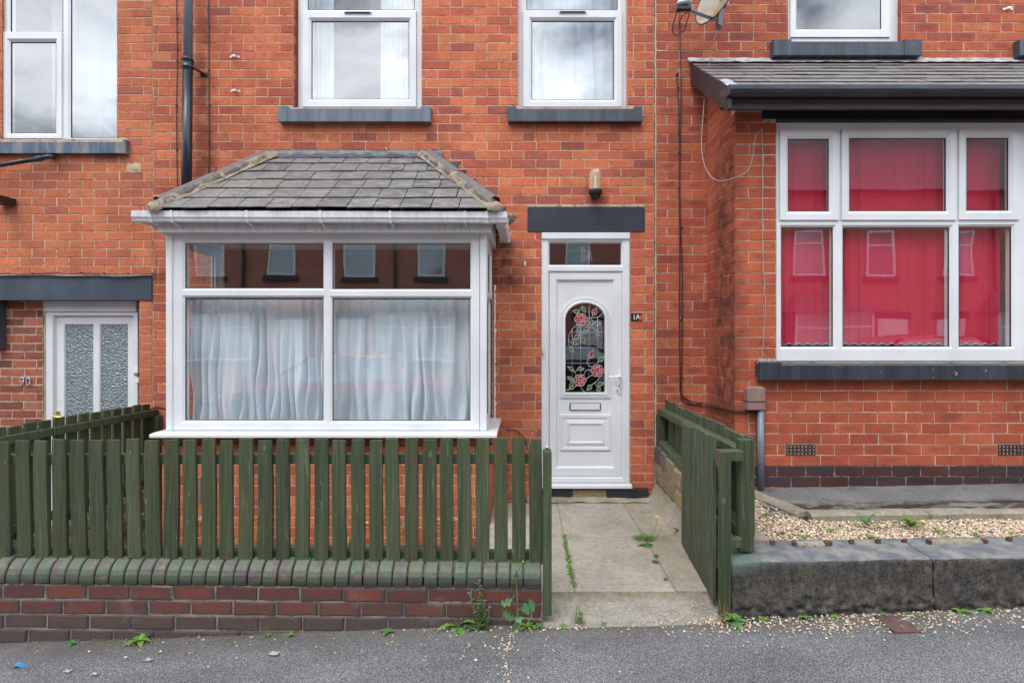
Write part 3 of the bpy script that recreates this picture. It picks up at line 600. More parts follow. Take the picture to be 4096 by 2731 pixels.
# door 90
YD = 5.20; dp_ = sub(HL, 'door', (X(370, YD), YD, 1))
MB().box(X(178, YD), X(553, YD), YD-.03, YD+.06, Z(1247, YD), Z(1202, YD)).build('door_head', MT['upvc'], dp_, bevel=.004)
mb = MB(); slab(mb, X(188, YD), X(556, YD), -.1, Z(1249, YD), [(X(222, YD), X(536, YD), -.05, Z(1266, YD))], YD-.02, .07, .01, .03); mb.build('door_frame', MT['upvc'], dp_, bevel=.002)
mb = MB(); slab(mb, X(223, YD), X(551, YD), -.05, Z(1267, YD), [(X(256, YD), X(367, YD), .3, Z(1299, YD)), (X(398, YD), X(506, YD), .3, Z(1299, YD))], YD+.008, .04, .008, .01); mb.build('leaf', MT['upvc'], dp_, bevel=.002)
for a, b in ((256, 367), (398, 506)): MB().quad((X(a,YD), YD+.02, .3), (X(b,YD), YD+.02, .3), (X(b,YD), YD+.02, Z(1299,YD)), (X(a,YD), YD+.02, Z(1299,YD))).build('pane', MT['obscure'], dp_)
zh = Z(1663, YD)
mb = MB().box(X(225, YD), X(238, YD), YD-.002, YD+.008, Z(1720, YD), Z(1644, YD)); mb.tube([(X(231,YD), YD, zh), (X(231,YD), YD-.045, zh), (X(228,YD), YD-.055, zh+.004), (X(245,YD), YD-.055, zh-.002), (X(264, YD), YD-.05, zh-.006)], [.008,.008,.009,.009,.006], 8); mb.build('handle', MT['brass'], dp_, bevel=.001)
MB().box(X(176, YD), X(190, YD), YD-.028, YD+.05, -.1, Z(1203, YD)).build('render_strip', MT['mortar_cream'], HL)
MB().box(-5.4, B0-.05, 5.26, 5.3, -.3, 2.3).build('inner_wall', MT['room'], HL)
# number 90 cast in metal
def digit(name, pts, parent, r=.0055, closed=False, mat=None):
    return MB().tube(smoothpts(pts, 5), r, 6).build(name, mat or MT['zinc'], parent)
yn = YI - .012; cx0 = X(87, yn); cz0 = Z(1526, yn); w = .021; h = .036
ring = lambda cx, cz, rx, rz, a0=0, a1=360, n=16: [(cx + rx*math.cos(math.radians(a0+(a1-a0)*i/n)), yn, cz + rz*math.sin(math.radians(a0+(a1-a0)*i/n))) for i in range(n+1)]
o9 = MB(); o9.tube(ring(cx0, cz0+h*.45, w*.8, h*.55), .006, 6); o9.tube([(cx0+w*.8, yn, cz0+h*.45), (cx0+w*.75, yn, cz0-h*.2), (cx0+w*.1, yn, cz0-h*.92), (cx0-w*.6, yn, cz0-h*.7)], .006, 6); o9.build('digit_nine', MT['zinc'], HL, smooth=True)
MB().tube(ring(cx0+.058, cz0, w*.85, h*.95), .006, 6).build('digit_zero', MT['zinc'], HL, smooth=True)
# curtains upstairs left: pale blind so the sky reads in the pane
curtain('net_curtain', 'white net behind the cloud-filled upper window at the left edge', -4.72, -3.62, 3.35, 5.1, MW+.55, .015, 7, seed=11, group='net curtains')

# ---------------- middle house
B1 = X(2617, MW)
w2 = (X(1173, MW), X(1686, MW), Z(430, MW), 5.30); w3 = (X(2073, MW), X(2510, MW), Z(430, MW), 5.30)
s2 = (X(1118, MW), X(1724, MW), Z(492, MW), Z(426, MW)); s3 = (X(2034, MW), X(2572, MW), Z(492, MW), Z(426, MW))
dm = (X(2167, MW), X(2520, MW), -.1, Z(929, MW)); lm = (X(2110, MW), X(2579, MW), Z(929, MW), Z(827, MW)); bay = (-2.81, -.30, -.2, 2.60)
wallm = backing('wall', a0=B0+.003, a1=B1, z0=-.2, z1=5.7, holes=[w2, w3, dm, bay], mat=MT['mortar_mid'], parent=HM, **FACE)
brickwall(HM, wallm, (0, MW), (1, 0), (0, -1), B0+.004, B1, -.2, 5.7, 3.391, .0806, .0078, .2195, [w2, w3, s2, s3, dm, lm, bay], MT['brick_mid'], phase=.045, bond=5)
stone_sill('window_sill', HM, 1112, 1722, 424, 487, MW-.07, MT['sill_grey'], MW+.045, horn=.085)
stone_sill('window_sill', HM, 2032, 2571, 425, 486, MW-.07, MT['sill_dark'], MW+.045, horn=.075)
MB().box(*lm[:2], MW-.006, MW+.1, *lm[2:]).build('lintel', MT['lintel'], HM, bevel=.004)
YW = MW + .075
wa = sub(HM, 'window', (X(1440, YW), YW, 4.2))
window(wa, YW, (X(1193, YW), X(1690, YW), Z(431, YW), 5.28), [(X(1229, YW), X(1658, YW), Z(38, YW), 5.2)], [(rect(YW, 1211, 1666, 49, 430), rect(YW, 1245, 1636, 84, 398))], MT['glass_up'], vents=[rect(YW, 1379, 1488, 52, 60)])
wb = sub(HM, 'window', (X(2290, YW), YW, 4.2))
window(wb, YW, (X(2070, YW), X(2510, YW), Z(431, YW), 5.28), [(X(2106, YW), X(2472, YW), Z(38, YW), 5.2)], [(rect(YW, 2092, 2487, 48, 430), rect(YW, 2126, 2457, 83, 400))], MT['glass_up'], vents=[rect(YW, 2236, 2344, 50, 58)])
room(HM, B0+.2, -.35, MW+.16, MW+3, 3.3, 5.5); room(HM, -.28, B1, MW+.16, MW+3, 3.3, 5.5)
curtain('net_curtain', 'white net hanging down the left side of the upper window beside the drainpipe', X(1225, 5.3), X(1330, 5.3), 3.6, 5.25, 5.32, .012, 3, seed=21, group='net curtains')
curtain('net_curtain', 'white net hanging down the right side of the upper window above the bay roof', X(1520, 5.3), X(1680, 5.3), 3.6, 5.25, 5.30, .016, 4, seed=22, group='net curtains')
curtain('net_curtain', 'white net drawn right across the upper window above the front door', X(2100, 5.3), X(2490, 5.3), 3.6, 5.25, 5.30, .022, 6, seed=24, group='net curtains')

# bay brickwork
BL, BRt = -2.827, -.280
bw = backing('bay_wall', O=(0, LB), u=(1, 0), nrm=(0, -1), a0=BL, a1=BRt, z0=-.05, z1=.872, holes=[], mat=MT['mortar_mid'], parent=HM)
brickwall(HM, bw, (0, LB), (1, 0), (0, -1), BL-.005, BRt+.005, -.05, .87, .553, .0805, .008, .2195, [(X(1740, LB), X(1830, LB), Z(2144, LB), Z(2078, LB)), (X(760, LB), X(812, LB), Z(2144, LB), Z(2078, LB))], MT['brick_mid'], phase=.02, bond=4, pen=.45)
bw2 = backing('bay_side_wall', O=(BRt, LB), u=(0, 1), nrm=(1, 0), a0=.0, a1=.68, z0=-.05, z1=.872, holes=[], mat=MT['mortar_mid'], parent=HM)
brickwall(HM, bw2, (BRt, LB), (0, 1), (1, 0), .1, .68, -.05, .87, .553, .0805, .008, .2195, [], MT['brick_mid'], bond=0, pen=.3)
bw3 = backing('bay_side_wall', O=(BL, MW), u=(0, -1), nrm=(-1, 0), a0=.0, a1=.68, z0=-.05, z1=.872, holes=[], mat=MT['mortar_mid'], parent=HM)
brickwall(HM, bw3, (BL, MW), (0, -1), (-1, 0), .0, .58, -.05, .87, .553, .0805, .008, .2195, [], MT['brick_mid'], bond=0, pen=.05)
def airbrick(parent, x0, x1, z0, z1, y, nx, nz, mat, diag=False):
    mb = MB(); w = (x1-x0)/nx; h = (z1-z0)/nz; t = .3
    xs = [x0]; 
    for i in range(nx): xs += [x0+w*(i+t/2+.06), x0+w*(i+1-t/2-.06)]
    xs.append(x1)
    zs = [z0]
    for j in range(nz): zs += [z0+h*(j+t/2), z0+h*(j+1-t/2)]
    zs.append(z1)
    for i in range(len(xs)-1):
        for j in range(len(zs)-1):
            if i % 2 and j % 2: continue
            mb.box(xs[i], xs[i+1], y-.003, y+.02, zs[j], zs[j+1])
    mb.box(x0, x1, y+.021, y+.03, z0, z1, 1)
    return mb.build('air_brick', [mat, MT['dark']], parent)
airbrick(HM, X(1741, LB), X(1829, LB), Z(2142, LB), Z(2080, LB), LB, 8, 4, MT['brick_mid']); airbrick(HM, X(762, LB), X(811, LB), Z(2142, LB), Z(2080, LB), LB, 5, 4, MT['brick_mid'])
# bay window
bwn = sub(HM, 'bay_window', (-1.5, 4.4, 1.6)); YB = 4.37
window(bwn, YB, (X(693, YB), X(1918, YB), Z(1720, YB), Z(936, YB)), [rect(YB, 736, 1291, 972, 1153), rect(YB, 1327, 1881, 972, 1156), rect(YB, 736, 1291, 1190, 1682), rect(YB, 1327, 1881, 1192, 1684)], [], MT['glass'])
MB().box(X(666, YB), X(693, YB)-.002, YB-.012, YB+.075, Z(1722, YB), Z(936, YB)).build('corner_post', MT['upvc'], bwn, bevel=.008)
MB().box(X(1918, YB)+.004, X(1947, YB), YB-.012, YB+.075, Z(1722, YB), Z(936, YB)).build('corner_post', MT['upvc'], bwn, bevel=.008)
zt, zb = Z(936, YB), Z(1722, YB)
XS = X(1947, YB)
XF = lambda x, y, z: (XS - .012 - y, YB + .075 + x, z)       # side light turned to face right
window(bwn, 0.0, (0, .61, zb, zt), [(.06, .55, zb+.06, 1.93)], [((.03, .58, 1.96, zt-.03), (.08, .53, 2.01, zt-.08))], MT['glass'])
XF = lambda x, y, z: (X(666, YB) + .012 + y, MW - x, z)      # and its mirror on the left
window(bwn, 0.0, (0, .61, zb, zt), [(.06, .55, zb+.06, 1.93)], [((.03, .58, 1.96, zt-.03), (.08, .53, 2.01, zt-.08))], MT['glass'])
XF = None
mb = MB(); mb.xprism([(4.245, .866), (4.245, .888), (4.25, .893), (4.30, .899), (MW, .905), (MW, .874), (4.27, .874), (4.27, .866)], X(596, 4.245), X(1987, 4.245)); mb.build('bay_sill', MT['upvc'], bwn, bevel=.003)
MB().box(BL+.05, BRt-.05, 4.50, 8.2, .40, .42).build('room_floor', MT['room'], HM)
room(HM, BL-.5, -.14, MW+.13, 7.5, .39, 2.585)
curtain('net_curtain', 'gathered white curtain behind the left half of the bay window', X(742, 4.5), X(1298, 4.5), .93, Z(1196, 4.5), 4.56, .050, 11, seed=5, flare=1.2, group='net curtains')
curtain('net_curtain', 'gathered white curtain behind the right half of the bay window', X(1318, 4.5), X(1892, 4.5), .93, Z(1196, 4.5), 4.56, .050, 10, seed=9, flare=1.2, group='net curtains')
# soffit, fascia, gutter
YF = 4.28
MB().box(X(630, YF), X(1964, YF), YF, YF+.022, Z(930, YF), Z(834, YF)).build('fascia', MT['upvc_old'], HM, bevel=.004)
MB().box(X(1964, YF)-.022, X(1964, YF)-.001, YF+.023, MW-.002, Z(930, YF), Z(834, YF)).build('fascia', MT['upvc_old'], HM)
MB().box(X(630, YF)+.001, X(630, YF)+.022, YF+.023, MW-.002, Z(930, YF), Z(834, YF)).build('fascia', MT['upvc_old'], HM)
MB().box(X(630, YF)+.023, X(1964, YF)-.023, YF+.023, MW+.05, Z(930, YF)+.004, Z(930, YF)+.03).build('soffit', MT['upvc'], HM)
gut = sub(HM, 'gutter', (-1.5, 4.2, 2.53)); gz0, gz1 = Z(884, 4.18), Z(842, 4.18); GL, GR = X(524, 4.18), X(2027, 4.18)
gp = lambda s: [(4.18, gz1), (4.18, gz0+.032), (4.188, gz0+.022), (4.196, gz0), (4.262, gz0), (4.27, gz1), (4.262, gz1), (4.255, gz0+.006), (4.202, gz0+.006), (4.187, gz1)]
mb = MB(); pr = gp(0); dz = -.008
mb.add([(GL, y, z) for y, z in pr] + [(GR, y, z+dz) for y, z in pr], [(i, i+10, (i+1)%10+10, (i+1)%10) for i in range(10)] + [tuple(range(9,-1,-1)), tuple(range(10,20))])
mb.build('front_length', MT['upvc_old'], gut, bevel=.0015)
for (gx, sg, e) in ((GR, -1, dz), (GL, 1, 0)):
    pr = [(0, gz1), (0, gz0+.032), (.008, gz0+.022), (.016, gz0), (.082, gz0), (.09, gz1), (.082, gz1), (.075, gz0+.006), (.022, gz0+.006), (.007, gz1)]
    mb = MB(); mb.add([(gx+sg*(a+.0005), 4.272, z+e) for a, z in pr] + [(gx+sg*(a+.0005), MW-.004, z+e) for a, z in pr], [(i, i+10, (i+1)%10+10, (i+1)%10) for i in range(10)] + [tuple(range(10))[::-1], tuple(range(10, 20))]); mb.build('side_length', MT['upvc_old'], gut)
    for yy in (4.40, 5.02): MB().box(*sorted((gx-sg*.004, gx+sg*.094)), yy, yy+.022, gz0+e-.005, gz1+e+.002).build('side_clip', MT['upvc_old'], gut, bevel=.002)
for pxb in (601, 685, 987, 1281, 1561, 1859, 1947):
    x = X(pxb, 4.18); e = dz*(x-GL)/(GR-GL); un = pxb in (601, 1947); hw = .011 if un else .009
    mb = MB(); pts = [(4.174, gz1+e+.003), (4.174, gz0+.03+e), (4.182, gz0+.018+e), (4.190, gz0-.005+e), (4.262, gz0-.005+e), (4.27, gz0+e)]
    for p, q in zip(pts, pts[1:]): mb.hexa([(x-hw,p[0],p[1]),(x+hw,p[0],p[1]),(x+hw,q[0],q[1]),(x-hw,q[0],q[1]),(x-hw,p[0]+.005,p[1]+.001),(x+hw,p[0]+.005,p[1]+.001),(x+hw,q[0]+.004,q[1]+.004),(x-hw,q[0]+.004,q[1]+.004)])
    if not un: mb.tube([(x, 4.2, gz0-.003+e), (x+.006, 4.272, gz0-.03+e)], .006, 6)
    mb.build('gutter_bracket', MT['upvc'], gut)

# bay roof
def slates(part, E0, E1, T0, T1, rows, wdt, seed, mat, lift=.004, jag=.004, stagger=.5, th=.0065):
    """slate courses on the plane eaves E0-E1, top T0-T1"""
    rs = random.Random(seed); E0, E1, T0, T1 = map(Vector, (E0, E1, T0, T1)); up = (T0-E0); nrm = (E1-E0).cross(T0-E0).normalized()
    if nrm.z < 0: nrm = -nrm
    L0 = (E1-E0).length; ux = (E1-E0).normalized(); org = E0
    upv = (T0-E0) - ux*(T0-E0).dot(ux); H = upv.length; upv.normalize()
    xl = lambda t: (T0-E0).dot(ux)*t; xr = lambda t: L0 + (T1-E1).dot(ux)*t
    for r in range(rows):
        t0, t1 = r/rows, (r+1.12)/rows
        lo, hi = xl(t0), xr(t0); a = lo - wdt*(stagger if r % 2 else 0) - rs.uniform(0, .02)
        edges = []
        while a < hi: edges.append(a); a += wdt*rs.uniform(.9, 1.1)
        edges.append(a)
        for e0, e1 in zip(edges, edges[1:]):
            l0, h0 = max(e0, xl(t0)), min(e1, xr(t0)); l1, h1 = max(e0, xl(min(t1,1))), min(e1, xr(min(t1,1)))
            if h0 - l0 < .03: continue
            if h1 < l1: h1 = l1 = (l1+h1)/2
            g = .0035; b = rs.uniform(-jag, jag); lf = lift + rs.uniform(0, .005)
            n = 4; fr = []; s0, s1 = t0*H + b, min(t1, 1.0)*H
            bot = [(l0+g + (h0-l0-2*g)*i/n, s0 + rs.uniform(-.0025, .0025)) for i in range(n+1)]
            top = [(h1-g, s1), (l1+g, s1)]
            poly = bot + top; m_ = len(poly); V = []
            for k_, (x, y) in enumerate(poly):
                off = (lf + .0085) if k_ <= n else .003
                V.append(org + ux*x + upv*y + nrm*off)
            for k_, (x, y) in enumerate(poly):
                off = (lf + .0085 - th) if k_ <= n else .003 - th
                V.append(org + ux*x + upv*y + nrm*off)
            mb = MB(); mb.add(V, [tuple(range(m_)), tuple(range(2*m_-1, m_-1, -1))] + [(i, i+m_, (i+1)%m_+m_, (i+1)%m_) for i in range(m_)]); mb.build('slate', mat, part)
br = sub(HM, 'bay_roof', (-1.5, 4.6, 2.9)); EY, EZ, TY, TZ = 4.165, 2.575, 5.05, 3.248
eL, eR, tL, tR = X(612, EY), X(1984, EY), X(1100, TY), X(1693, TY)
slates(br, (eL, EY, EZ), (eR, EY, EZ), (tL, TY, TZ), (tR, TY, TZ), 6, .208, 3, MT['slate'], jag=.008)
slates(br, (eR, EY, EZ), (eR, TY, EZ), (tR, TY, TZ), (tR, TY+.001, TZ), 6, .208, 4, MT['slate'])
slates(br, (eL, TY, EZ), (eL, EY, EZ), (tL, TY-.001, TZ), (tL, TY, TZ), 6, .208, 5, MT['slate'])
mb = MB(); e = .012
mb.add([(eL+.02, EY+.02, EZ-e), (eR-.02, EY+.02, EZ-e), (tR, TY, TZ-e), (tL, TY, TZ-e), (eR-.02, TY, EZ-e), (eL+.02, TY, EZ-e)], [(0,1,2,3), (1,4,2), (5,0,3), (0,5,4,1)]); mb.build('roof_deck', MT['dark'], br)
def hip(A, B, side, nt_=2):
    A, B = Vector(A), Vector(B); d = (B-A); fn = (Vector((eR-eL, 0, 0)).cross(Vector((0, TY-EY, TZ-EZ)))).normalized(); sd = d.cross(fn).normalized()*side
    def mort(u, v):     # mortar fillet lying on the front slope beside the tile
        p = A + d*u; nz = fbm(u*14, v*2, side*3.3); w = .002 + .040*v + .014*nz
        return p + sd*w + fn*(.050*(1-v)**1.2 + .012 + .004*nz)
    MB().grid(mort, 46, 5).build('hip_mortar', MT['hip_mortar'], br, smooth=True)
    for i in range(nt_):
        a = A + d*(.055 + .93*i/nt_); b = A + d*(.055 + .93*(i+1)/nt_ - .018); lenv = (b-a)
        def tl(u, v):
            th = math.pi*(v*1.25-.12); return a + lenv*u + sd*(math.cos(th)*.060 - .034) + fn*(math.sin(th)*.044+.020)
        MB().grid(tl, 6, 12).build('hip_tile', MT['hip'], br, smooth=True)
        if i: 
            def jt(u, v):
                th = math.pi*(v*1.2-.1); return a - d*.022 + d*.03*u + sd*(math.cos(th)*.058 - .022) + fn*(math.sin(th)*.042+.018+.004*fbm(v*6,u,2))
            MB().grid(jt, 3, 12).build('hip_mortar', MT['hip_mortar'], br, smooth=True)
    for q, rr_ in ((A - sd*.006, .046), (B - sd*.006, .036)):
        MB().grid(lambda u, v: q + (sd*math.cos(2*math.pi*u)*.062 + d.normalized()*math.sin(2*math.pi*u)*.05)*math.sin(math.pi*.5*(1-v)) + fn*(rr_*math.cos(math.pi*.5*(1-v))*1.05 + .006 + .006*fbm(u*5, v*4, rr_*90)), 16, 6).build('hip_mortar', MT['hip_mortar'], br, smooth=True)
hip((eL+.015, EY+.01, EZ), (tL, TY-.02, TZ), 1); hip((eR-.015, EY+.01, EZ), (tR, TY-.02, TZ), -1)
def lf(u, v): x = X(1062, MW) + (X(1772, MW)-X(1062, MW))*u; return (x, MW-.004 - .055*(1-v)**1.5 - .006*fbm(x*7, v*2, 0), Z(634, MW) - .012 + .085*v + .006*fbm(x*9, v*3, 5))
MB().grid(lf, 60, 6).build('flashing', MT['lead'], br, smooth=True)
for (tx, ty) in ((1845, 646), (1867, 681), (1905, 716), (1948, 754), (1992, 791), (2027, 828), (2066, 863)):
    P = [(X(tx-88, MW), Z(ty+2, MW)), (X(tx-48, MW), Z(ty+40, MW)), (X(tx-24, MW), Z(ty+30, MW)), (X(tx, MW), Z(ty, MW))]
    MB().prism(P[::1], MW-.012, MW-.002).build('flashing', MT['lead'], br, bevel=.003)

# ---------------- front door
YD = MW + .012; Yp = YD + .034
dr = sub(HM, 'door', (X(2342, YD), YD, 1.2))
MB().box(X(2167, YD), X(2518, YD), YD-.016, YD+.05, Z(957, YD)+.001, Z(931, YD)).build('head_strip', MT['upvc'], dr, bevel=.003)
mb = MB(); slab(mb, X(2167, YD), X(2518, YD), Z(1929, YD), Z(957, YD), [rect(YD, 2198, 2486, 970, 1059), rect(YD, 2198, 2486, 1090, 1906)], YD, .07, .016, .02); mb.build('door_frame', MT['upvc'], dr, bevel=.002)
MB().xprism([(YD-.06, Z(1954, YD-.06)), (YD-.06, Z(1954, YD-.06)+.025), (YD-.045, Z(1929, YD)-.012), (YD+.05, Z(1929, YD)), (YD+.05, Z(1954, YD-.06))], X(2160, YD-.06), X(2530, YD-.06)).build('threshold', MT['upvc'], dr, bevel=.003)
mb = MB(); slab(mb, X(2199, YD), X(2485.5, YD), Z(1905, YD), Z(1091, YD), [rect(YD, 2230, 2453, 1123, 1867)], YD+.012, .04, .014, .014); mb.build('leaf_frame', MT['upvc'], dr, bevel=.002)
def outline(x0, x1, zb, zt, zs=None, nb=10, ns=10, na=28):
    """closed outline; zs = springing height of an arched top (None: square top)"""
    P = [(x0+(x1-x0)*i/nb, zb) for i in range(nb)]; top = zs if zs is not None else zt
    P += [(x1, zb+(top-zb)*i/ns) for i in range(ns)]
    if zs is not None: P += [((x0+x1)/2 + (x1-x0)/2*math.cos(math.pi*i/na), zs + (zt-zs)*math.sin(math.pi*i/na)) for i in range(na)]
    else: P += [(x1-(x1-x0)*i/na, zt) for i in range(na)]
    P += [(x0, top-(top-zb)*i/ns) for i in range(ns)]; return P
def ringmesh(mb, A, B, prof, y):
    n = len(A); vs = []
    for t, hgt in prof: vs += [(a[0]+(b[0]-a[0])*t, y-hgt, a[1]+(b[1]-a[1])*t) for a, b in zip(A, B)]
    mb.add(vs, [(j*n+i, j*n+(i+1)%n, (j+1)*n+(i+1)%n, (j+1)*n+i) for j in range(len(prof)-1) for i in range(n)])
q = rect(Yp, 2230, 2453, 1123, 1867); q = (q[0]-.002, q[1]+.002, q[2]-.002, q[3]+.002)
ao = rect(Yp, 2240, 2442, 1190, 1592); ai = rect(Yp, 2262, 2418, 1213, 1569); zs_o = Z(1277, Yp); zs_i = Z(1277, Yp)
O1 = outline(*ao, zs=zs_o); I1 = outline(*ai, zs=zs_i)
mb = MB(); RO = outline(q[0], q[1], Z(1625, Yp), q[3]); ringmesh(mb, RO, O1, [(0, 0), (1, 0)], Yp)
mb.quad((q[0], Yp, q[2]), (q[1], Yp, q[2]), (q[1], Yp, Z(1625, Yp)), (q[0], Yp, Z(1625, Yp))); mb.build('door_panel', MT['upvc'], dr)
mb = MB(); ringmesh(mb, O1, I1, [(0, -.001), (.02, .010), (.14, .012), (.20, .006), (.26, .011), (.36, .012), (.42, .007), (.48, .012), (.6, .016), (.9, .017), (1, .004), (1, -.012)], Yp); mb.build('arch_moulding', MT['upvc'], dr)
mb = MB(); A = outline(*rect(Yp, 2240, 2442, 1657, 1800)); Bq = outline(*rect(Yp, 2280, 2402, 1699, 1764))
ringmesh(mb, A, Bq, [(0, -.001), (.02, .012), (.14, .014), (.2, .008), (.27, .012), (.33, .005), (.40, .003), (.55, .003), (.62, .010), (.70, .009), (.76, .014), (.88, .015), (.94, .008), (1, .004)], Yp)
b4 = rect(Yp, 2280, 2402, 1699, 1764); mb.quad((b4[0], Yp-.004, b4[2]), (b4[1], Yp-.004, b4[2]), (b4[1], Yp-.004, b4[3]), (b4[0], Yp-.004, b4[3])); mb.build('panel_moulding', MT['upvc'], dr)
gpn = [(x, Yp+.006, z) for x, z in I1]; MB().add(gpn, [tuple(range(len(gpn)))]).build('pane', MT['glass'], dr)
# letterbox, handle, lock
lb = rect(Yp, 2278, 2403, 1611, 1640); MB().box(lb[0], lb[1], Yp-.010, Yp+.001, lb[2], lb[3]).build('letterbox', MT['black_plastic'], dr, bevel=.004); MB().box(lb[0]+.010, lb[1]-.010, Yp-.014, Yp-.0105, lb[2]+.005, lb[3]-.005).build('letter_flap', MT['upvc'], dr, bevel=.002)
Yh = YD + .008; hx = X(2478, Yh)
mb = MB().box(hx-.014, hx+.012, Yh-.006, Yh+.005, Z(1575, Yh), Z(1481, Yh)); zz_ = Z(1505, Yh); mb.tube([(hx, Yh, zz_), (hx, Yh-.045, zz_), (hx-.015, Yh-.052, zz_), (hx-.105, Yh-.050, zz_-.004)], [.010, .010, .011, .008], 8); mb.build('handle', MT['white_plastic'], dr, bevel=.002)
mb = MB(); mb.tube([(hx-.004, Yh-.010, Z(1536, Yh)), (hx-.004, Yh-.010, Z(1547, Yh))], .005, 8); mb.tube([(hx-.009 + .012*math.cos(t), Yh-.010, Z(1559, Yh)+.012*math.sin(t)) for t in [math.radians(a) for a in range(130, 411, 20)]], .0045, 6); mb.build('lock', MT['chrome'], dr)
# leaded rose design in the glass
gx = lambda x: X(2220 + x*.2806, Yp); gz = lambda y: Z(1180 + y*.2806, Yp); YG = Yp + .003
came = MB()
def ct(pts, r=.0027, sm=True):
    P = [(gx(x), YG, gz(y)) for x, y in pts]; came.tube(smoothpts(P, 4) if sm and len(P) > 2 else P, r, 5)
def blob(pts, kind):
    P = [(gx(x), YG+.0012, gz(y)) for x, y in pts]; MB().add(P, [tuple(range(len(P)))]).build('glass_petal' if kind == 'rose' else 'glass_leaf', MT[kind], dr)
def leafg(bx, by, tx, ty, w=50, kind='leaf_glass'):
    dx, dy = tx-bx, ty-by; l = math.hypot(dx, dy); nx, ny = -dy/l, dx/l; o = []
    for t, s_ in ((0, 0), (.08, .30), (.25, .5), (.5, .46), (.75, .2), (1, 0), (.8, -.12), (.5, -.40), (.25, -.48), (.08, -.3)): o.append((bx+dx*t+nx*w*s_, by+dy*t+ny*w*s_))
    blob(o, kind); ct(o + [o[0]], .0025)
for a in ((340,245,252,225,55),(392,180,443,245,55),(520,435,430,455,50),(565,405,657,408,50),(400,545,475,492,50),(585,505,632,583,58),(335,578,262,640,60),(388,610,430,693,58),(258,672,337,705,50),(215,750,275,815,56),(628,938,700,878,58),(262,1068,180,1020,52),(328,1050,418,1053,52),(252,1215,178,1160,52),(255,1250,203,1328,56),(610,1278,700,1250,55),(520,1290,455,1358,58),(612,1315,640,1385,56)): leafg(*a)
for a in ((545,280,592,180,72,'rose'),(490,895,543,785,72,'rose')): leafg(*a); ct([(a[0]-12,a[1]-8),(a[0]+8,a[1]-45),(a[0]+22,a[1]-12)], .002)
def roseg(cx, cy, r):
    o = [(cx + r*(1+.09*math.cos(6*t))*math.cos(t), cy + r*.93*(1+.09*math.cos(6*t))*math.sin(t)) for t in [2*math.pi*i/36 for i in range(36)]]; blob(o, 'rose'); ct(o+[o[0]], .003, False)
    i_ = [(cx + 3 + r*.62*(1+.08*math.cos(5*t+1))*math.cos(t), cy - 4 + r*.58*(1+.08*math.cos(5*t+1))*math.sin(t)) for t in [2*math.pi*i/24 for i in range(25)]]; ct(i_, .0024, False)
    ct([(cx + 5 + r*.3*math.cos(t), cy - r*.3 + r*.26*math.sin(t)) for t in [2*math.pi*i/14 for i in range(15)]], .0022, False)
    ct([(cx-r*.3, cy-r*.1), (cx-r*.05, cy+r*.35), (cx+r*.35, cy+r*.15)], .0022); ct([(cx-r*.2, cy+r*.5), (cx+r*.15, cy+r*.25), (cx+r*.5, cy-r*.05)], .0022)
    for t in (.5, 1.6, 2.7, 3.8, 4.9, 5.9): ct([(cx+r*.62*math.cos(t), cy+r*.58*math.sin(t)), (cx+r*.98*math.cos(t+.25), cy+r*.9*math.sin(t+.25))], .0022)
roseg(370, 345, 88); roseg(605, 1080, 88); roseg(355, 1215, 86)
for a in ([(385,128),(385,170),(345,215),(345,260)], [(455,325),(530,320),(600,318),(650,290),(688,255)], [(505,320),(545,390),(535,440),(580,505)], [(545,390),(570,405)], [(540,415),(515,435)], [(345,410),(250,480),(205,560),(190,640),(210,740)], [(190,620),(210,665),(250,685)], [(395,420),(335,470),(325,530),(385,612)], [(335,560),(380,570),(405,540)], [(490,895),(455,950),(480,1005),(535,1025)], [(630,935),(595,1005)], [(520,1065),(440,1080),(412,1155)], [(535,1135),(490,1165),(440,1195)], [(625,1155),(610,1220),(510,1285)], [(570,1250),(590,1300),(612,1300)], [(262,1070),(305,1140)], [(325,1055),(290,1095)], [(315,1275),(250,1335),(152,1350)], [(360,1290),(385,1345),(432,1384)], [(252,1200),(272,1198)], [(255,1242),(285,1230)], [(535,280),(535,318)]): ct(a)
for a in ([(245,490),(245,1195)], [(365,470),(365,1145)], [(487,125),(487,1160)], [(608,320),(608,1000)], [(215,527),(705,527)], [(150,750),(705,750)], [(150,972),(600,972)], [(150,1195),(270,1195)], [(660,308),(690,308)]): ct(a, .0018)
came.build('leading', MT['lead_came'], dr, smooth=True)
# fanlight, 1A outlined in lead
fl = rect(YD, 2198, 2486, 970, 1059); YQ = YD + .022
MB().quad((fl[0], YQ, fl[2]), (fl[1], YQ, fl[2]), (fl[1], YQ, fl[3]), (fl[0], YQ, fl[3])).build('fanlight_pane', MT['glass'], dr)
fx = lambda x: X(2160 + x*.2423, YQ); fz = lambda y: Z(920 + y*.2423, YQ); mb = MB()
for pts in ([(668,302),(718,292),(728,302),(728,500),(738,506),(680,506),(690,498),(690,310),(680,305)], [(790,348),(838,348),(840,420),(856,508),(815,508),(818,455),(805,435),(795,455),(798,508),(765,508),(778,455),(790,420),(790,348)], [(758,445),(775,425),(805,432),(820,420)], [(815,352),(812,500)]):
    mb.tube([(fx(a), YQ-.003, fz(b)) for a, b in pts], .0018, 5)
mb.build('fanlight_lettering', MT['lead_came'], dr)
room(HM, -.05, B1, MW+.12, MW+2.6, .15, 2.9)
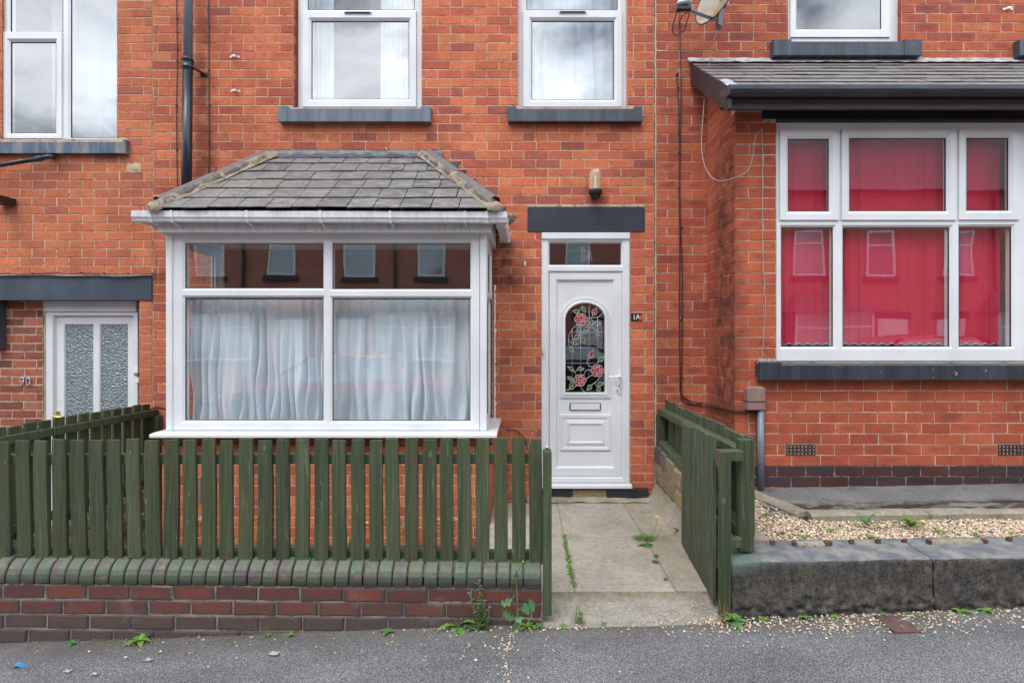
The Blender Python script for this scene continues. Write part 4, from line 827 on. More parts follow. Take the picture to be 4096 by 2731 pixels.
# number tile 1A, bell, stone plinth
MB().box(X(2523, MW), X(2568, MW), MW-.006, MW+.001, Z(1284, MW), Z(1253, MW)).build('number_tile', MT['ink'], HM, bevel=.002)
def letters(txt, x, y, z, size, mat, parent, name, font_x=1.0, depth=.001):
    cu = D.curves.new(name, 'FONT'); cu.body = txt; cu.size = size; cu.extrude = depth; cu.align_x = 'CENTER'; cu.align_y = 'CENTER'
    t = D.objects.new(name, cu); C.objects.link(t); bpy.context.view_layer.update(); me = D.meshes.new_from_object(t.evaluated_get(bpy.context.evaluated_depsgraph_get())); D.objects.remove(t)
    me.transform(Matrix.Rotation(math.radians(90), 4, 'X')); me.materials.clear(); me.materials.append(mat); o = D.objects.new(name, me); C.objects.link(o); place(o, (x, y, z), parent); o.scale = (font_x, 1, 1); return o
letters('1', X(2536, MW), MW-.0075, Z(1269, MW), .066, MT['white_paint'], HM, 'digit_one'); letters('A', X(2551, MW), MW-.0075, Z(1269, MW), .066, MT['white_paint'], HM, 'letter_a')
MB().prism([(X(2552, MW), Z(1281, MW)), (X(2566, MW), Z(1281, MW)), (X(2566, MW), Z(1257, MW)), (X(2560, MW), Z(1262, MW)), (X(2556, MW), Z(1270, MW))], MW-.0085, MW-.0076).build('chipped_patch', MT['orange_peel'], HM)
mb = MB()
MB().box(X(2150, MW), X(2290, MW), MW-.02, MW+.05, .12, Z(1957, MW)).build('step_stone', MT['lintel'], HM, bevel=.006)
MB().box(X(2290, MW), X(2426, MW), MW-.016, MW+.05, .12, Z(1957, MW)).build('step_stone', MT['rubble'], HM, bevel=.006)
MB().box(X(2427, MW), X(2592, MW), MW-.03, MW+.05, .12, Z(1949, MW)).build('step_stone', MT['lintel'], HM, bevel=.008)
MB().grid(lambda u, v: (B1 + .004 + .012*v + .003*fbm(u*30, v, 3), MW-.002+.001*fbm(u*9,v,1), .2 + 5.4*u), 160, 2).build('mortar_seam', MT['mortar_mid'], HM)

# ---------------- right house
w4 = (X(3150, MW), X(3606, MW), Z(168, MW), 5.4); s4 = (X(3090, MW), X(3688, MW), Z(228, MW), Z(160, MW)); s5 = (X(4078, MW), 6, Z(228, MW), Z(160, MW)); w5 = (X(4120, MW), 5.8, Z(168, MW), 5.4)
hb = (1.66, 7, -1, 4.03)
wr = backing('wall', a0=B1+.018, a1=6.1, z0=0, z1=5.7, holes=[w4, w5, hb], mat=MT['mortar_right'], parent=HR, **FACE)
brickwall(HR, wr, (0, MW), (1, 0), (0, -1), B1+.018, 6.1, 0, 5.7, 1.373, .0834, .0064, .2225, [w4, s4, w5, s5, hb], MT['brick_right'], phase=.1, bond=4)
def baymat(k, x, zb): return MT['brick_blue'] if .44 < zb < .60 else MT['brick_bay']
SH = [(MW - (4.135 + (zz1-3.36)/.681), .7, zz1-.045, zz1+.0451) for zz1 in [3.44+.09*i for i in range(7)]]
wr2 = backing('bay_side_wall', O=(1.637, MW), u=(0, -1), nrm=(-1, 0), a0=0, a1=.68, z0=.2, z1=4.0, holes=SH, reveal=False, mat=MT['mortar_right'], parent=HR)
brickwall(HR, wr2, (1.637, MW), (0, -1), (-1, 0), 0, .58, .2, 4.0, 1.46, .0834, .0064, .2225, SH, MT['brick_bay'], bond=0)
wh = (X(3105, LB), X(4128, LB), Z(1447, LB), 3.39)
sB = (X(3037, LB), 6, Z(1514, LB), Z(1447, LB))
wr3 = backing('bay_wall', O=(0, LB), u=(1, 0), nrm=(0, -1), a0=1.637, a1=6.1, z0=.2, z1=3.42, holes=[wh], mat=MT['mortar_right'], parent=HR)
brickwall(HR, wr3, (0, LB), (1, 0), (0, -1), 1.632, 6.1, .2, 3.39, 1.46, .0834, .0064, .2235, [wh, sB, (X(3048, LB), 6, 3.31, 3.42), (X(3142, LB), X(3263, LB), Z(1821, LB), Z(1776, LB)), (X(3992, LB), X(4113, LB), Z(1825, LB), Z(1781, LB))], baymat, phase=.0, bond=0)
for a, b in ((3143, 3262), (3993, 4112)): airbrick(HR, X(a, LB), X(b, LB), Z(1819, LB), Z(1778, LB), LB, 8, 3, MT['brick_blue'])
MB().box(X(3048, LB), 6.1, LB-.004, LB+.1, 3.323, 3.392).build('lintel', MT['lintel'], HR, bevel=.003)
MB().xprism([(LB+.012, 3.301), (LB-.02, 3.308), (LB-.02, 3.3215), (LB+.05, 3.3215), (LB+.05, 3.301)], X(3105, LB), 6.0).build('head_moulding', MT['dark_wood'], HR)
YR = 4.40; wc = sub(HR, 'window', (2.9, YR, 2.3))
window(wc, YR, (X(3105, YR), X(4126, YR), Z(1443, YR), Z(492, YR)), [rect(YR, 3128, 3336, 908, 1387), rect(YR, 3375, 3803, 908, 1387), rect(YR, 3841, 4052, 906, 1387)],
       [(rect(YR, 3117, 3352, 521, 881), rect(YR, 3152, 3317, 555, 846)), (rect(YR, 3364, 3820, 520, 881), rect(YR, 3398, 3786, 552, 845)), (rect(YR, 3832, 4072, 519, 880), rect(YR, 3867, 4036, 551, 843))], MT['glass'])
stone_sill('bay_sill', HR, 3040, 5200, 1449, 1521, 4.29, MT['sill_black'], LB+.05, horn=.165, label='long black-painted stone sill with flaking edge')
mb = MB(); mb.quad((1.75, 7, .5), (5.9, 7, .5), (5.9, 7, 3.4), (1.75, 7, 3.4)); mb.quad((1.75, 4.5, .5), (1.75, 7, .5), (1.75, 7, 3.4), (1.75, 4.5, 3.4)); mb.quad((5.9, 4.5, .5), (5.9, 4.5, 3.4), (5.9, 7, 3.4), (5.9, 7, .5)); mb.quad((1.75, 4.49, 3.31), (1.75, 7, 3.31), (5.9, 7, 3.31), (5.9, 4.49, 3.31)); mb.quad((1.75, 4.49, .6), (5.9, 4.49, .6), (5.9, 7, .6), (1.75, 7, .6)); mb.build('room', MT['room'], HR)
# upper right windows
YW = MW + .06; w4p = sub(HR, 'window', (X(3370, YW), YW, 4.5))
window(w4p, YW, (X(3152, YW), X(3600, YW), Z(167, YW), 5.38), [], [((X(3159, YW), X(3556, YW), Z(152, YW), 5.34), (X(3187, YW), X(3526, YW), Z(118, YW), 5.3))], MT['glass_up'])
w5p = sub(HR, 'window', (X(4300, YW), YW, 4.5))
window(w5p, YW, (X(4120, YW), 5.8, Z(167, YW), 5.38), [], [((X(4140, YW), 5.76, Z(152, YW), 5.34), (X(4170, YW), 5.7, Z(118, YW), 5.3))], MT['glass_up'])
stone_sill('window_sill', HR, 3095, 3690, 157, 222, MW-.075, MT['sill_dark'], MW+.045, horn=.16); stone_sill('window_sill', HR, 4080, 4600, 157, 222, MW-.075, MT['sill_dark'], MW+.045, horn=.1)
room(HR, 1.4, 6.0, MW+.14, MW+3, 3.9, 5.5)
# bay roof right
rb = sub(HR, 'bay_roof', (3.6, 4.6, 3.8)); EYr, EZr, TYr, TZr = 4.135, 3.462, 5.05, 4.085
slates(rb, (1.487, EYr, EZr), (6.0, EYr, EZr), (1.487, TYr, TZr), (6.0, TYr, TZr), 7, .235, 8, MT['slate'], lift=.001, th=.005)
mb = MB(); mb.add([(1.5, EYr+.02, EZr-.014), (6.0, EYr+.02, EZr-.014), (6.0, TYr, TZr-.014), (1.5, TYr, TZr-.014)], [(0,1,2,3)]); mb.build('roof_deck', MT['dark'], rb)
MB().grid(lambda u, v: (1.462 + 4.5*u, MW-.003 - .06*(1-v)**1.4 - .004*fbm(u*40, v*2, 0), 4.076 + .064*v + .007*fbm(u*50, v*3, 5)), 120, 5).build('flashing', MT['lead_pale'], rb, smooth=True)
MB().xprism([(5.055, 4.082), (5.055, 3.90), (4.14, 3.285), (4.115, 3.30), (4.115, 3.452)], 1.487, 1.512).build('bargeboard', MT['barge'], rb, bevel=.003)
MB().xprism([(4.19, 3.312), (4.165, 3.312), (4.165, 3.36), (4.15, 3.372), (4.15, 3.44), (4.19, 3.44)], 1.5125, 6.0).build('fascia', MT['dark_wood'], rb, bevel=.003)
MB().xprism([(4.19, 3.395), (LB, 3.395), (LB, 3.405), (4.19, 3.405)], 1.513, 6.0).build('soffit', MT['dark_wood'], rb)
ggp = [(4.062, 3.448), (4.062, 3.418), (4.075, 3.395), (4.10, 3.378), (4.125, 3.382), (4.148, 3.40), (4.148, 3.448), (4.142, 3.448), (4.142, 3.405), (4.12, 3.39), (4.10, 3.388), (4.078, 3.402), (4.068, 3.42), (4.068, 3.448)]
mb = MB(); n_ = len(ggp); mb.add([(1.478, y, z) for y, z in ggp] + [(6.0, y, z) for y, z in ggp], [(i, i+n_, (i+1)%n_+n_, (i+1)%n_) for i in range(n_)]); mb.box(1.474, 1.480, 4.06, 4.15, 3.378, 3.45); mb.build('gutter', MT['gutter_black'], rb)
MB().grid(lambda u, v: (1.487 + .09*u, 4.30 - .20*v, 3.578 - .14*v + .012 + .012*math.sin(math.pi*u) + .006*fbm(u*6, v*6, 1)), 8, 10).build('verge_mortar', MT['lead_pale'], rb, smooth=True)
for h_ in (HL, HM, HR): flush(h_)

# ================================================================== STREET FURNITURE, FENCES, WALLS
# ---------------- front boundary wall
FW = 2.95; FE = X(2167, FW); FX0 = -3.05
tilt = -.0085
zc0 = lambda x: Z(2333, FW) + tilt*(x - X(0, FW))
bwall = thing('boundary_wall', 'low brick garden wall with green bullnose coping under the picket fence', 'garden wall', (-1.3, FW+.06, .1))
core = MB(); core.hexa([(FX0, FW+.004, -.2), (FE, FW+.004, -.2), (FE, FW+.215, -.2), (FX0, FW+.215, -.2), (FX0, FW+.004, zc0(FX0)-.002), (FE, FW+.004, zc0(FE)-.002), (FE, FW+.215, zc0(FE)-.002), (FX0, FW+.215, zc0(FX0)-.002)]); core.build('mortar_core', MT['mortar_front'], bwall)
ends = {0: [], 1: [], 2: [], 3: []}
for k_ in range(6):
    a = FX0 - (.11 if k_ % 2 else 0) + .012*k_
    if k_ == 0: a = X(8, FW) - .2235
    if k_ == 1: a = X(-90, FW) - .2235
    if k_ == 2: a = X(16, FW) - .2235
    if k_ == 3: a = X(-60, FW) - .2235
    while a < FE - .03:
        b = min(a + .2235, FE); s_ = max(a, FX0)
        if b - s_ > .05:
            g_ = .007; Ln = b - s_ - g_; H_ = .0675; v, f = brick_verts(Ln, H_, .1, ch=.005, jit=.003)
            cx_ = (s_+b)/2; me = D.meshes.new('brick'); me.from_pydata(v, [], f); me.materials.append(MT['brick_front'])
            o = D.objects.new('brick', me); C.objects.link(o); place(o, (cx_, FW - .002 + U(-.004, .003), zc0(cx_) - .008 - H_/2 - .0778*k_ + U(-.001,.001)), bwall); o.rotation_euler = (0, -math.atan(tilt) + U(-.005,.005), U(-.006,.006))
        a = b if b < FE else FE
cw = (X(2140, FW) - X(-20, FW))/37.0
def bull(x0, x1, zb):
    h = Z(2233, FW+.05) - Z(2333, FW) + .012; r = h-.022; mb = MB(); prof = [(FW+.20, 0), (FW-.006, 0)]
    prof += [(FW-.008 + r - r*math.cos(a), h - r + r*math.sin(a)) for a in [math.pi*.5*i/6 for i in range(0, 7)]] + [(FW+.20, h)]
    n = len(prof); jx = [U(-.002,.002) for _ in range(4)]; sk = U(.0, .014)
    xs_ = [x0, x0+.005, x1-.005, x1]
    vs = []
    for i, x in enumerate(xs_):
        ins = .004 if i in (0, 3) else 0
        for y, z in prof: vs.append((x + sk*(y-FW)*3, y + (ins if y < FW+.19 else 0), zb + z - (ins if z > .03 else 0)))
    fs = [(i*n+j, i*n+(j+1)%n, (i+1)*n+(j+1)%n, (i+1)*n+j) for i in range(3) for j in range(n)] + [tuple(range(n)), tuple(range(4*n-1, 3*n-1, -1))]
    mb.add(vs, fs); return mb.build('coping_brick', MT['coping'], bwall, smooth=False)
x = FX0 + .01
while x < FE - .02:
    e = min(x + cw - .006 + U(-.007,.007), FE - .002)
    if FE - e < .03: e = FE - .002
    bull(x, e, zc0(x) + .004 + U(-.003,.003)); x = e + U(.004,.009)
MB().grid(lambda u, v: (FX0 + (FE-FX0-.004)*u, FW + .012 + .07*v + .004*fbm(u*40, v, 3), zc0(FX0+(FE-FX0)*u) + .062 + .068*math.sin(v*math.pi/2) - .012), 160, 5).build('joint_mortar', MT['mortar_front'], bwall)
MB().box(X(610, FW), X(690, FW), FW-.004, FW+.05, zc0(-2)-.076, zc0(-2)-.004).build('patched_brick', MT['rubble'], bwall, bevel=.006, label='crumbling buff patch among the dark bricks')

# ---------------- front picket fence
ff = thing('picket_fence', 'green stained picket fence standing on the low front wall', 'fence', (-1.3, 3.05, .4))
edges = [-17, 68, 138, 210, 286, 361, 431, 507, 583, 653, 730, 806.5, 874.5, 952, 1030, 1101.6, 1181, 1258, 1329, 1402, 1475, 1545, 1618, 1689, 1760, 1831, 1903, 1977, 2048, 2117]
PY = 3.0
def picket(parent, x0, x1, y0, y1, zb, zt, mat, lean=0, tw=0):
    j = [U(-.002,.002) for _ in range(6)]; mb = MB(); m_ = .010
    nz = 5; vs = []
    for i in range(nz+1):
        t = i/nz; z = zb + (zt-zb)*t; dx = lean*t + .002*math.sin(t*5+j[0]*900); tl_ = 1 if i < nz else 0
        c_ = .0 if i < nz else .003
        vs += [(x0+dx+c_+j[1], y0+c_+tw*t, z+j[2]*(i==nz)), (x1+dx-c_+j[3], y0+c_+tw*t+j[4], z+j[5]*(i==nz)), (x1+dx-c_+j[3], y1-c_+tw*t, z+j[5]*(i==nz)), (x0+dx+c_+j[1], y1-c_+tw*t, z+j[2]*(i==nz))]
    fs = [(i*4+k, i*4+(k+1)%4, (i+1)*4+(k+1)%4, (i+1)*4+k) for i in range(nz) for k in range(4)] + [(0,3,2,1), tuple(nz*4+k for k in range(4))]
    mb.add(vs, fs); return mb.build('picket', mat, parent, bevel=.0018, segs=1)
nail = D.meshes.new('nail'); bm_ = MB(); bm_.lathe([(0, .0016), (.0038, .0012), (.004, -.001)], 0, 0, 8); nail.from_pydata([(x, -z, y) for x, y, z in bm_.v], [], [f[::-1] for f in bm_.f]); nail.materials.append(MT['rust'])
for i, e in enumerate([-163, -90] + edges):
    x0 = X(e, PY); w_ = U(.069, .0735) if e > 1100 else U(.071, .077)
    if e == 2117: w_ = .0705
    zt = Z(1764 - 11*(e/2100) + U(-6, 5), PY); zb = Z(2228 + 28*max(0, e)/2100 + U(-3, 3), PY)
    pk = picket(ff, x0, x0+w_, PY, PY+.021, zb, zt, MT['green'], lean=U(-.009, .006) if e > 600 else -.012)
    for zz1 in (zt - .118, zb + .035):
        for q in (.3, .7):
            if R() < .8:
                o = D.objects.new('nail', nail); C.objects.link(o); place(o, (x0 + w_*q + U(-.006,.006), PY-.0005, zz1 + U(-.008,.008)), ff)
rl = lambda px, pyt, pyb: None
for (pyt, pyb) in ((1819, 1858), (2193, 2228)):
    yr = PY + .0225; s_ = 14*(1 if pyt > 2000 else -.3)
    MB().hexa([(FX0, yr, Z(pyb, yr)), (FE-.002, yr, Z(pyb+s_, yr)), (FE-.002, yr+.045, Z(pyb+s_, yr)), (FX0, yr+.045, Z(pyb, yr)), (FX0, yr, Z(pyt, yr)), (FE-.002, yr, Z(pyt+s_, yr)), (FE-.002, yr+.045, Z(pyt+s_, yr)), (FX0, yr+.045, Z(pyt, yr))]).build('rail', MT['green'], ff, bevel=.003)
gp_ = MB().box(X(2173, FW), X(2205, FW)+.002, FW-.012, FW+.075, Z(2459, FW), Z(1806, FW)).build('post', MT['green'], ff, bevel=.004)
MB().box(X(2172, FW), X(2204, FW), FW-.008, FW+.06, Z(1840, FW), Z(1803, FW)).build('post_block', MT['green'], ff, bevel=.003)
zcap = Z(1790, FW+.02); st_ = MB(); st_.tube([(X(2187, FW), FW+.03, Z(1806, FW)), (X(2189, FW), FW+.03, zcap)], .004, 6); st_.lathe([(.002, zcap+.011), (.010, zcap+.007), (.013, zcap), (.009, zcap-.008), (.002, zcap-.010)], X(2189, FW), FW+.03, 10); tag(st_.build('latch_knob', MT['zinc'], smooth=True), 'small metal latch knob standing on the gate end of the picket fence', 'latch')

# ---------------- left side fence
fl_ = thing('picket_fence', 'dark green side fence running back to the wall between the white door and the bay', 'fence', (-3.32, 4.0, .3))
y = 3.06; i = 0
XL = -3.33
while y < 5.0:
    w_ = .088 + U(-.004,.004); zt = 1.045 + U(-.008,.008) - (.015 if y < 3.5 else 0)
    mb = MB(); mb.box(XL-.02, XL, y, y+w_, .12, zt); mb.build('picket', MT['green'], fl_, bevel=.002, segs=1); y += .1155
    i += 1
for za, zb_ in ((.985, .93), (.40, .35)):
    MB().hexa([(XL+.001,3.06,zb_+.01),(XL+.042,3.06,zb_+.01),(XL+.042,5.05,zb_),(XL+.001,5.05,zb_),(XL+.001,3.06,za+.01),(XL+.042,3.06,za+.01),(XL+.042,5.05,za),(XL+.001,5.05,za)]).build('rail', MT['green'], fl_, bevel=.003)
MB().box(XL+.004, XL+.075, 4.985, 5.05, .05, .93).build('post', MT['green'], fl_, bevel=.003)
side = thing('boundary_wall', 'dark rubble wall half hidden under the dark green side fence', 'garden wall', (-3.35, 4, 0))
def rubble(parent, x, y0, y1, zf, face, n_r=4, seed=3, th=.18, mat='rubble', tag_=None):
    rs = random.Random(seed); z0 = 0; y = y0
    MB().hexa([(x+face*.012, y0, -.1), (x+face*(th), y0, -.1), (x+face*th, y1, -.1), (x+face*.012, y1, -.1), (x+face*.012, y0, zf(y0)-.02), (x+face*th, y0, zf(y0)-.02), (x+face*th, y1, zf(y1)-.02), (x+face*.012, y1, zf(y1)-.02)]).build('rubble_core', MT['kerb'], parent)
    zz_ = .0
    for r in range(n_r):
        y = y0 - rs.uniform(0, .1)
        while y < y1:
            w_ = rs.uniform(.12, .26); a, b = max(y, y0)+.006, min(y+w_, y1)-.006
            if b - a > .04:
                zl = zf((a+b)/2)*r/n_r + .008; zh_ = zf((a+b)/2)*(r+1)/n_r - .008; c_ = .014
                j = lambda: rs.uniform(-.008, .008); o_ = x + rs.uniform(-.006, .006)*1
                mb = MB(); F4 = [(o_, a+c_+j(), zl+c_+j()), (o_, b-c_+j(), zl+c_+j()), (o_, b-c_+j(), zh_-c_+j()), (o_, a+c_+j(), zh_-c_+j())]
                B4 = [(x+face*.016, a, zl), (x+face*.016, b, zl), (x+face*.016, b, zh_), (x+face*.016, a, zh_)]; K4 = [(x+face*.05, p[1], p[2]) for p in B4]
                mb.add(F4+B4+K4, [(0,1,2,3)] + [(i, (i+1)%4, (i+1)%4+4, i+4) for i in range(4)] + [(i+4, (i+1)%4+4, (i+1)%4+8, i+8) for i in range(4)]); mb.build('stone', MT[mat], parent)
            y += w_
rubble(side, -3.27, 3.17, 5.05, lambda y: .30 + .02*math.sin(y*4), -1, 3, 5)

# ---------------- right rubble wall, board fence, gate
rw = thing('rubble_wall', 'old stone and brick side wall sloping under the board fence beside the path', 'garden wall', (1.2, 4, .1))
rubble(rw, 1.165, 3.16, 5.05, lambda y: .50 + .19*(y-3.16)/1.9, 1, 4, 8, .2)
MB().grid(lambda u, v: (1.165 - .07*(1-v)**1.5 + .006*fbm(u*20, v*4, 2), 3.25 + 1.8*u, .165 + .17*v + .012*fbm(u*16, v*3, 9)), 60, 6).build('mortar_fillet', MT['screed'], rw, smooth=True)
bf = thing('board_fence', 'weathered green board fence running back from the gate to the wall by the cables', 'fence', (1.24, 4.1, .6))
y = 3.13
while y < 5.0:
    w_ = U(.088, .104); mb = MB(); zt = 1.06 + U(-.012, .010); xo = 1.262 + U(-.003,.003)
    picket_ = mb.hexa([(xo, y, .5+.15*(y-3)/2), (xo+.019, y, .5+.15*(y-3)/2), (xo+.019, y+w_, .5+.15*(y-3)/2), (xo, y+w_, .5+.15*(y-3)/2), (xo, y, zt), (xo+.019, y, zt), (xo+.019, y+w_, zt+U(-.006,.006)), (xo, y+w_, zt)])
    mb.build('board', MT['green_worn'], bf, bevel=.002, segs=1); y += w_ + .012
def rail(parent, x0, x1, ya, yb, za, zb_, h, mat='green_worn'):
    MB().hexa([(x0,ya,za-h),(x1,ya,za-h),(x1,yb,zb_-h),(x0,yb,zb_-h),(x0,ya,za),(x1,ya,za),(x1,yb,zb_),(x0,yb,zb_)]).build('rail', MT[mat], parent, bevel=.003)
rail(bf, 1.190, 1.260, 3.09, 5.05, .992, .992, .052); rail(bf, 1.180, 1.255, 3.09, 5.05, .555, .722, .055)
MB().box(1.176, 1.25, 4.975, 5.05, .66, .94).build('post', MT['green'], bf, bevel=.003)
YP = 3.03
MB().box(X(2960, YP), X(3018, YP), YP, YP+.065, Z(2207, YP), Z(1759, YP)).build('post', MT['green'], bf, bevel=.005)
MB().box(X(2878, FW+.02), X(2960, YP)-.001, FW+.025, FW+.095, Z(1846, FW+.02), Z(1805, FW+.02)).build('crosspiece', MT['green'], bf, bevel=.003)
MB().box(X(2926, FW+.03), X(2960, YP)-.001, FW+.035, FW+.095, Z(2196, FW+.02), Z(2160, FW+.02)).build('crosspiece', MT['green'], bf, bevel=.003)
MB().box(X(2877, FW), X(2924, FW), FW-.006, FW+.0235, Z(2462, FW), Z(1807, FW)).build('gate_post', MT['green'], bf, bevel=.004)
MB().box(X(2870, FW+.03), X(2877, FW)-.001, FW+.0, FW+.05, Z(1872, FW), Z(1803, FW)).build('hinge', MT['rust'], bf)
gt = thing('garden_gate', 'weathered green board gate standing open against the side fence', 'gate', (1.05, 3.5, .2))
A_ = Vector((1.030, 3.085, 0)); B_ = Vector((1.093, 3.93, 0)); dg = (B_-A_); gl = dg.length; dg.normalize(); sg_ = Vector((dg.y, -dg.x, 0))
n_ = 8; bwid = gl/n_
for i in range(n_):
    a = A_ + dg*(bwid*i + .004); b = A_ + dg*(bwid*(i+1) - .006); zt = 1.075 - .006*i + U(-.008,.008); zb_ = .165 + .003*i; o_ = sg_*U(-.003,.003); t_ = sg_*.020
    MB().hexa([(*((a+o_)[:2]), zb_), (*((b+o_)[:2]), zb_), (*((b+o_+t_)[:2]), zb_), (*((a+o_+t_)[:2]), zb_), (*((a+o_)[:2]), zt), (*((b+o_)[:2]), zt+U(-.004,.004)), (*((b+o_+t_)[:2]), zt), (*((a+o_+t_)[:2]), zt)][:8]).build('board', MT['green_worn'], gt, bevel=.0025, segs=1)
for za in (.95, .42):
    a = A_ + sg_*.022; b = B_ + sg_*.022; c_ = sg_*.04
    MB().hexa([(*a[:2], za-.07), (*b[:2], za-.07), (*((b+c_)[:2]), za-.07), (*((a+c_)[:2]), za-.07), (*a[:2], za), (*b[:2], za), (*((b+c_)[:2]), za), (*((a+c_)[:2]), za)]).build('rail', MT['green_worn'], gt, bevel=.003)
a = A_ + sg_*.023 + dg*.05
MB().hexa([(*a[:2], .43), (*((a+dg*.07)[:2]), .43), (*((a+dg*.07+sg_*.035)[:2]), .43), (*((a+sg_*.035)[:2]), .43), (*((a+dg*.7)[:2]), .87), (*((a+dg*.77)[:2]), .87), (*((a+dg*.77+sg_*.035)[:2]), .87), (*((a+dg*.7+sg_*.035)[:2]), .87)]).build('brace', MT['green_worn'], gt)

# ---------------- right front stone wall
sw = thing('stone_wall', 'low wall of two huge blackened sandstone blocks on the right', 'garden wall', (2.2, FW+.1, .2))
def block(x0, x1, seed):
    yb = FW+.26
    def prof(v):     # front foot -> arris -> top -> back
        L_ = [(0, -.12), (.0, .0), (.0, .288), (.008, .301), (.022, .306), (.26, .322), (.262, -.05)]
        w_ = [.0, .18, .56, .60, .63, .9, 1.0]
        for i in range(6):
            if v <= w_[i+1]: t = (v-w_[i])/(w_[i+1]-w_[i]); return L_[i][0]+(L_[i+1][0]-L_[i][0])*t, L_[i][1]+(L_[i+1][1]-L_[i][1])*t
        return L_[-1]
    def fn(u, v):
        xx = x0 + (x1-x0)*u; py_, pz_ = prof(v); zt_ = .135 + .0155*(xx-1.09)
        ed = min(u, 1-u); rnd_ = .006*max(0, 1-ed/.008)
        rough = max(0, min(1, (.16-pz_)/.12)) if py_ < .01 else 0
        d_ = (.003 + .012*rough)*fbm(xx*13+seed, pz_*16, py_*9) + (.002 + .018*rough)*mnoise.turbulence(Vector((xx*26 + pz_*9, pz_*44, seed)), 4, False)
        return (xx, FW + py_ - (.012*rough) + rnd_*(1 if py_ < .1 else 0) - d_, zt_ + pz_ - rnd_*(1 if pz_ > .2 else 0) + .004*fbm(xx*5, py_*20, 4))
    o = MB(); o.grid(fn, int((x1-x0)*130), 70)
    n0 = int((x1-x0)*130)+1; L_ = len(o.v)//n0
    o.f.append(tuple(i*n0 for i in range(L_))[::-1]); o.m.append(0); o.f.append(tuple(i*n0+n0-1 for i in range(L_))); o.m.append(0)
    return o.build('stone_block', MT['sandstone'], sw, smooth=True)
xj = X(3735, FW)
block(X(2928, FW), xj-.002, 1); block(xj+.003, 4.3, 7)
for px_ in (3090, 3405, 3511, 3616, 4036):
    yy = 3.155; x = X(px_, yy); zt = .135 + .0155*(x-1.09) + .318
    mb = MB(); mb.hexa([(x-.012,yy-.012,zt-.01),(x+.012,yy-.012,zt-.01),(x+.012,yy+.012,zt-.01),(x-.012,yy+.012,zt-.01),(x-.010,yy-.009,zt+.022),(x+.012,yy-.010,zt+.026),(x+.010,yy+.01,zt+.020),(x-.012,yy+.01,zt+.016)]); mb.build('iron_stub', MT['rust'], sw, bevel=.002)
for pa, pb in ((3175, 3320), (3712, 3940)):
    yy = 3.15
    def lump(u, v):
        x = X(pa, yy) + (X(pb, yy)-X(pa, yy))*u; r_ = (.030 + .008*fbm(x*30, 0, 1))*(4*u*(1-u))**.3; a = math.pi*v
        return (x, yy - r_*math.cos(a)*1.0 + .006*fbm(x*40, v*5, 2), .135 + .0155*(x-1.09) + .316 + r_*.7*math.sin(a) + .006*fbm(x*50, v*7, 5))
    MB().grid(lump, 40, 8).build('mortar_lump', MT['kerb'], sw, smooth=True)
for px_ in (3178, 3305, 3318, 3716, 3938):
    yy = 3.135; x = X(px_, yy); zt = .135 + .0155*(x-1.09) + .318; MB().box(x-.012, x+.012, yy-.012, yy+.012, zt-.01, zt+.022).build('iron_stub', MT['rust'], sw, bevel=.004)

# ---------------- pipes, cables, fixings
yp = 4.945; dpn = thing('drainpipe', 'black cast iron drainpipe coming down behind the slate bay roof', 'drainpipe', (X(748, yp), yp, 3))
MB().tube([(X(752, yp), yp, Z(255, yp)), (X(754, yp), yp, 5.7)], .036, 20).build('pipe', MT['grey_pipe'], dpn, smooth=True)
MB().tube([(X(745, yp), yp, 2.65), (X(751, yp), yp, Z(262, yp))], .041, 20).build('pipe', MT['black_pipe'], dpn, smooth=True)
zc = Z(275, yp); MB().lathe([(.042, zc-.02), (.046, zc), (.050, zc+.004), (.050, zc+.014), (.046, zc+.018), (.046, zc+.062), (.051, zc+.066), (.051, zc+.085), (.044, zc+.09), (.036, zc+.092)], X(750, yp), yp, 24).build('collar', MT['black_pipe'], dpn, smooth=True)
mb = MB(); xb = X(750, yp); mb.tube([(xb+.045, yp, zc+.01), (xb+.075, yp+.04, zc), (xb+.08, MW-.004, zc)], .012, 8); mb.lathe([(.001, .0)], 0, 0, 3) if False else None; mb.box(xb+.05, xb+.115, MW-.012, MW-.002, zc-.016, zc+.016); mb.build('bracket', MT['black_plastic'], dpn, bevel=.003)
wpz = lambda px, py, y: (X(px, y), y, Z(py, y))
wst = thing('waste_pipe', 'short black waste pipe sloping down to the left under the peeling sill', 'pipe', wpz(100, 640, 4.98))
MB().tube([wpz(-120, 680, 4.97), wpz(150, 636, 4.97)], .019, 12).build('pipe', MT['black_pipe'], wst, smooth=True)
MB().tube([wpz(148, 636, 4.97), wpz(168, 632, 4.97)], .025, 12).build('collar', MT['black_pipe'], wst, smooth=True)
MB().tube(smoothpts([wpz(166, 632, 4.97), wpz(195, 627, 4.975), wpz(212, 628, 5.01), wpz(213, 630, 5.07)], 4), .020, 12).build('elbow', MT['black_pipe'], wst, smooth=True)
mb = MB(); mb.box(X(-60, 4.9), X(4, 4.9), 4.86, 5.05, Z(812, 4.95), Z(786, 4.95)); mb.tube([wpz(-30, 786, 4.9), wpz(37, 801, 5.0)], .006, 6); mb.build('bracket_arm', MT['black_plastic'], None, bevel=.004); tag(D.objects[mb and [o.name for o in D.objects if o.name.startswith('bracket_arm')][-1]], 'black metal bracket poking in at the left edge of the orange brickwork', 'bracket')
def cable(label, pts, r, mat, cat='cable', group=None, clips=(), nm='cable', k=6):
    t = thing(nm, label, cat, pts[0], group); MB().tube(smoothpts(pts, k), r, 6).build('wire', mat, t, smooth=True)
    for p in clips: MB().box(p[0]-.009, p[0]+.009, p[1]-.004, p[1]+.008, p[2]-.005, p[2]+.005).build('clip', MT['black_plastic'], t)
    return t
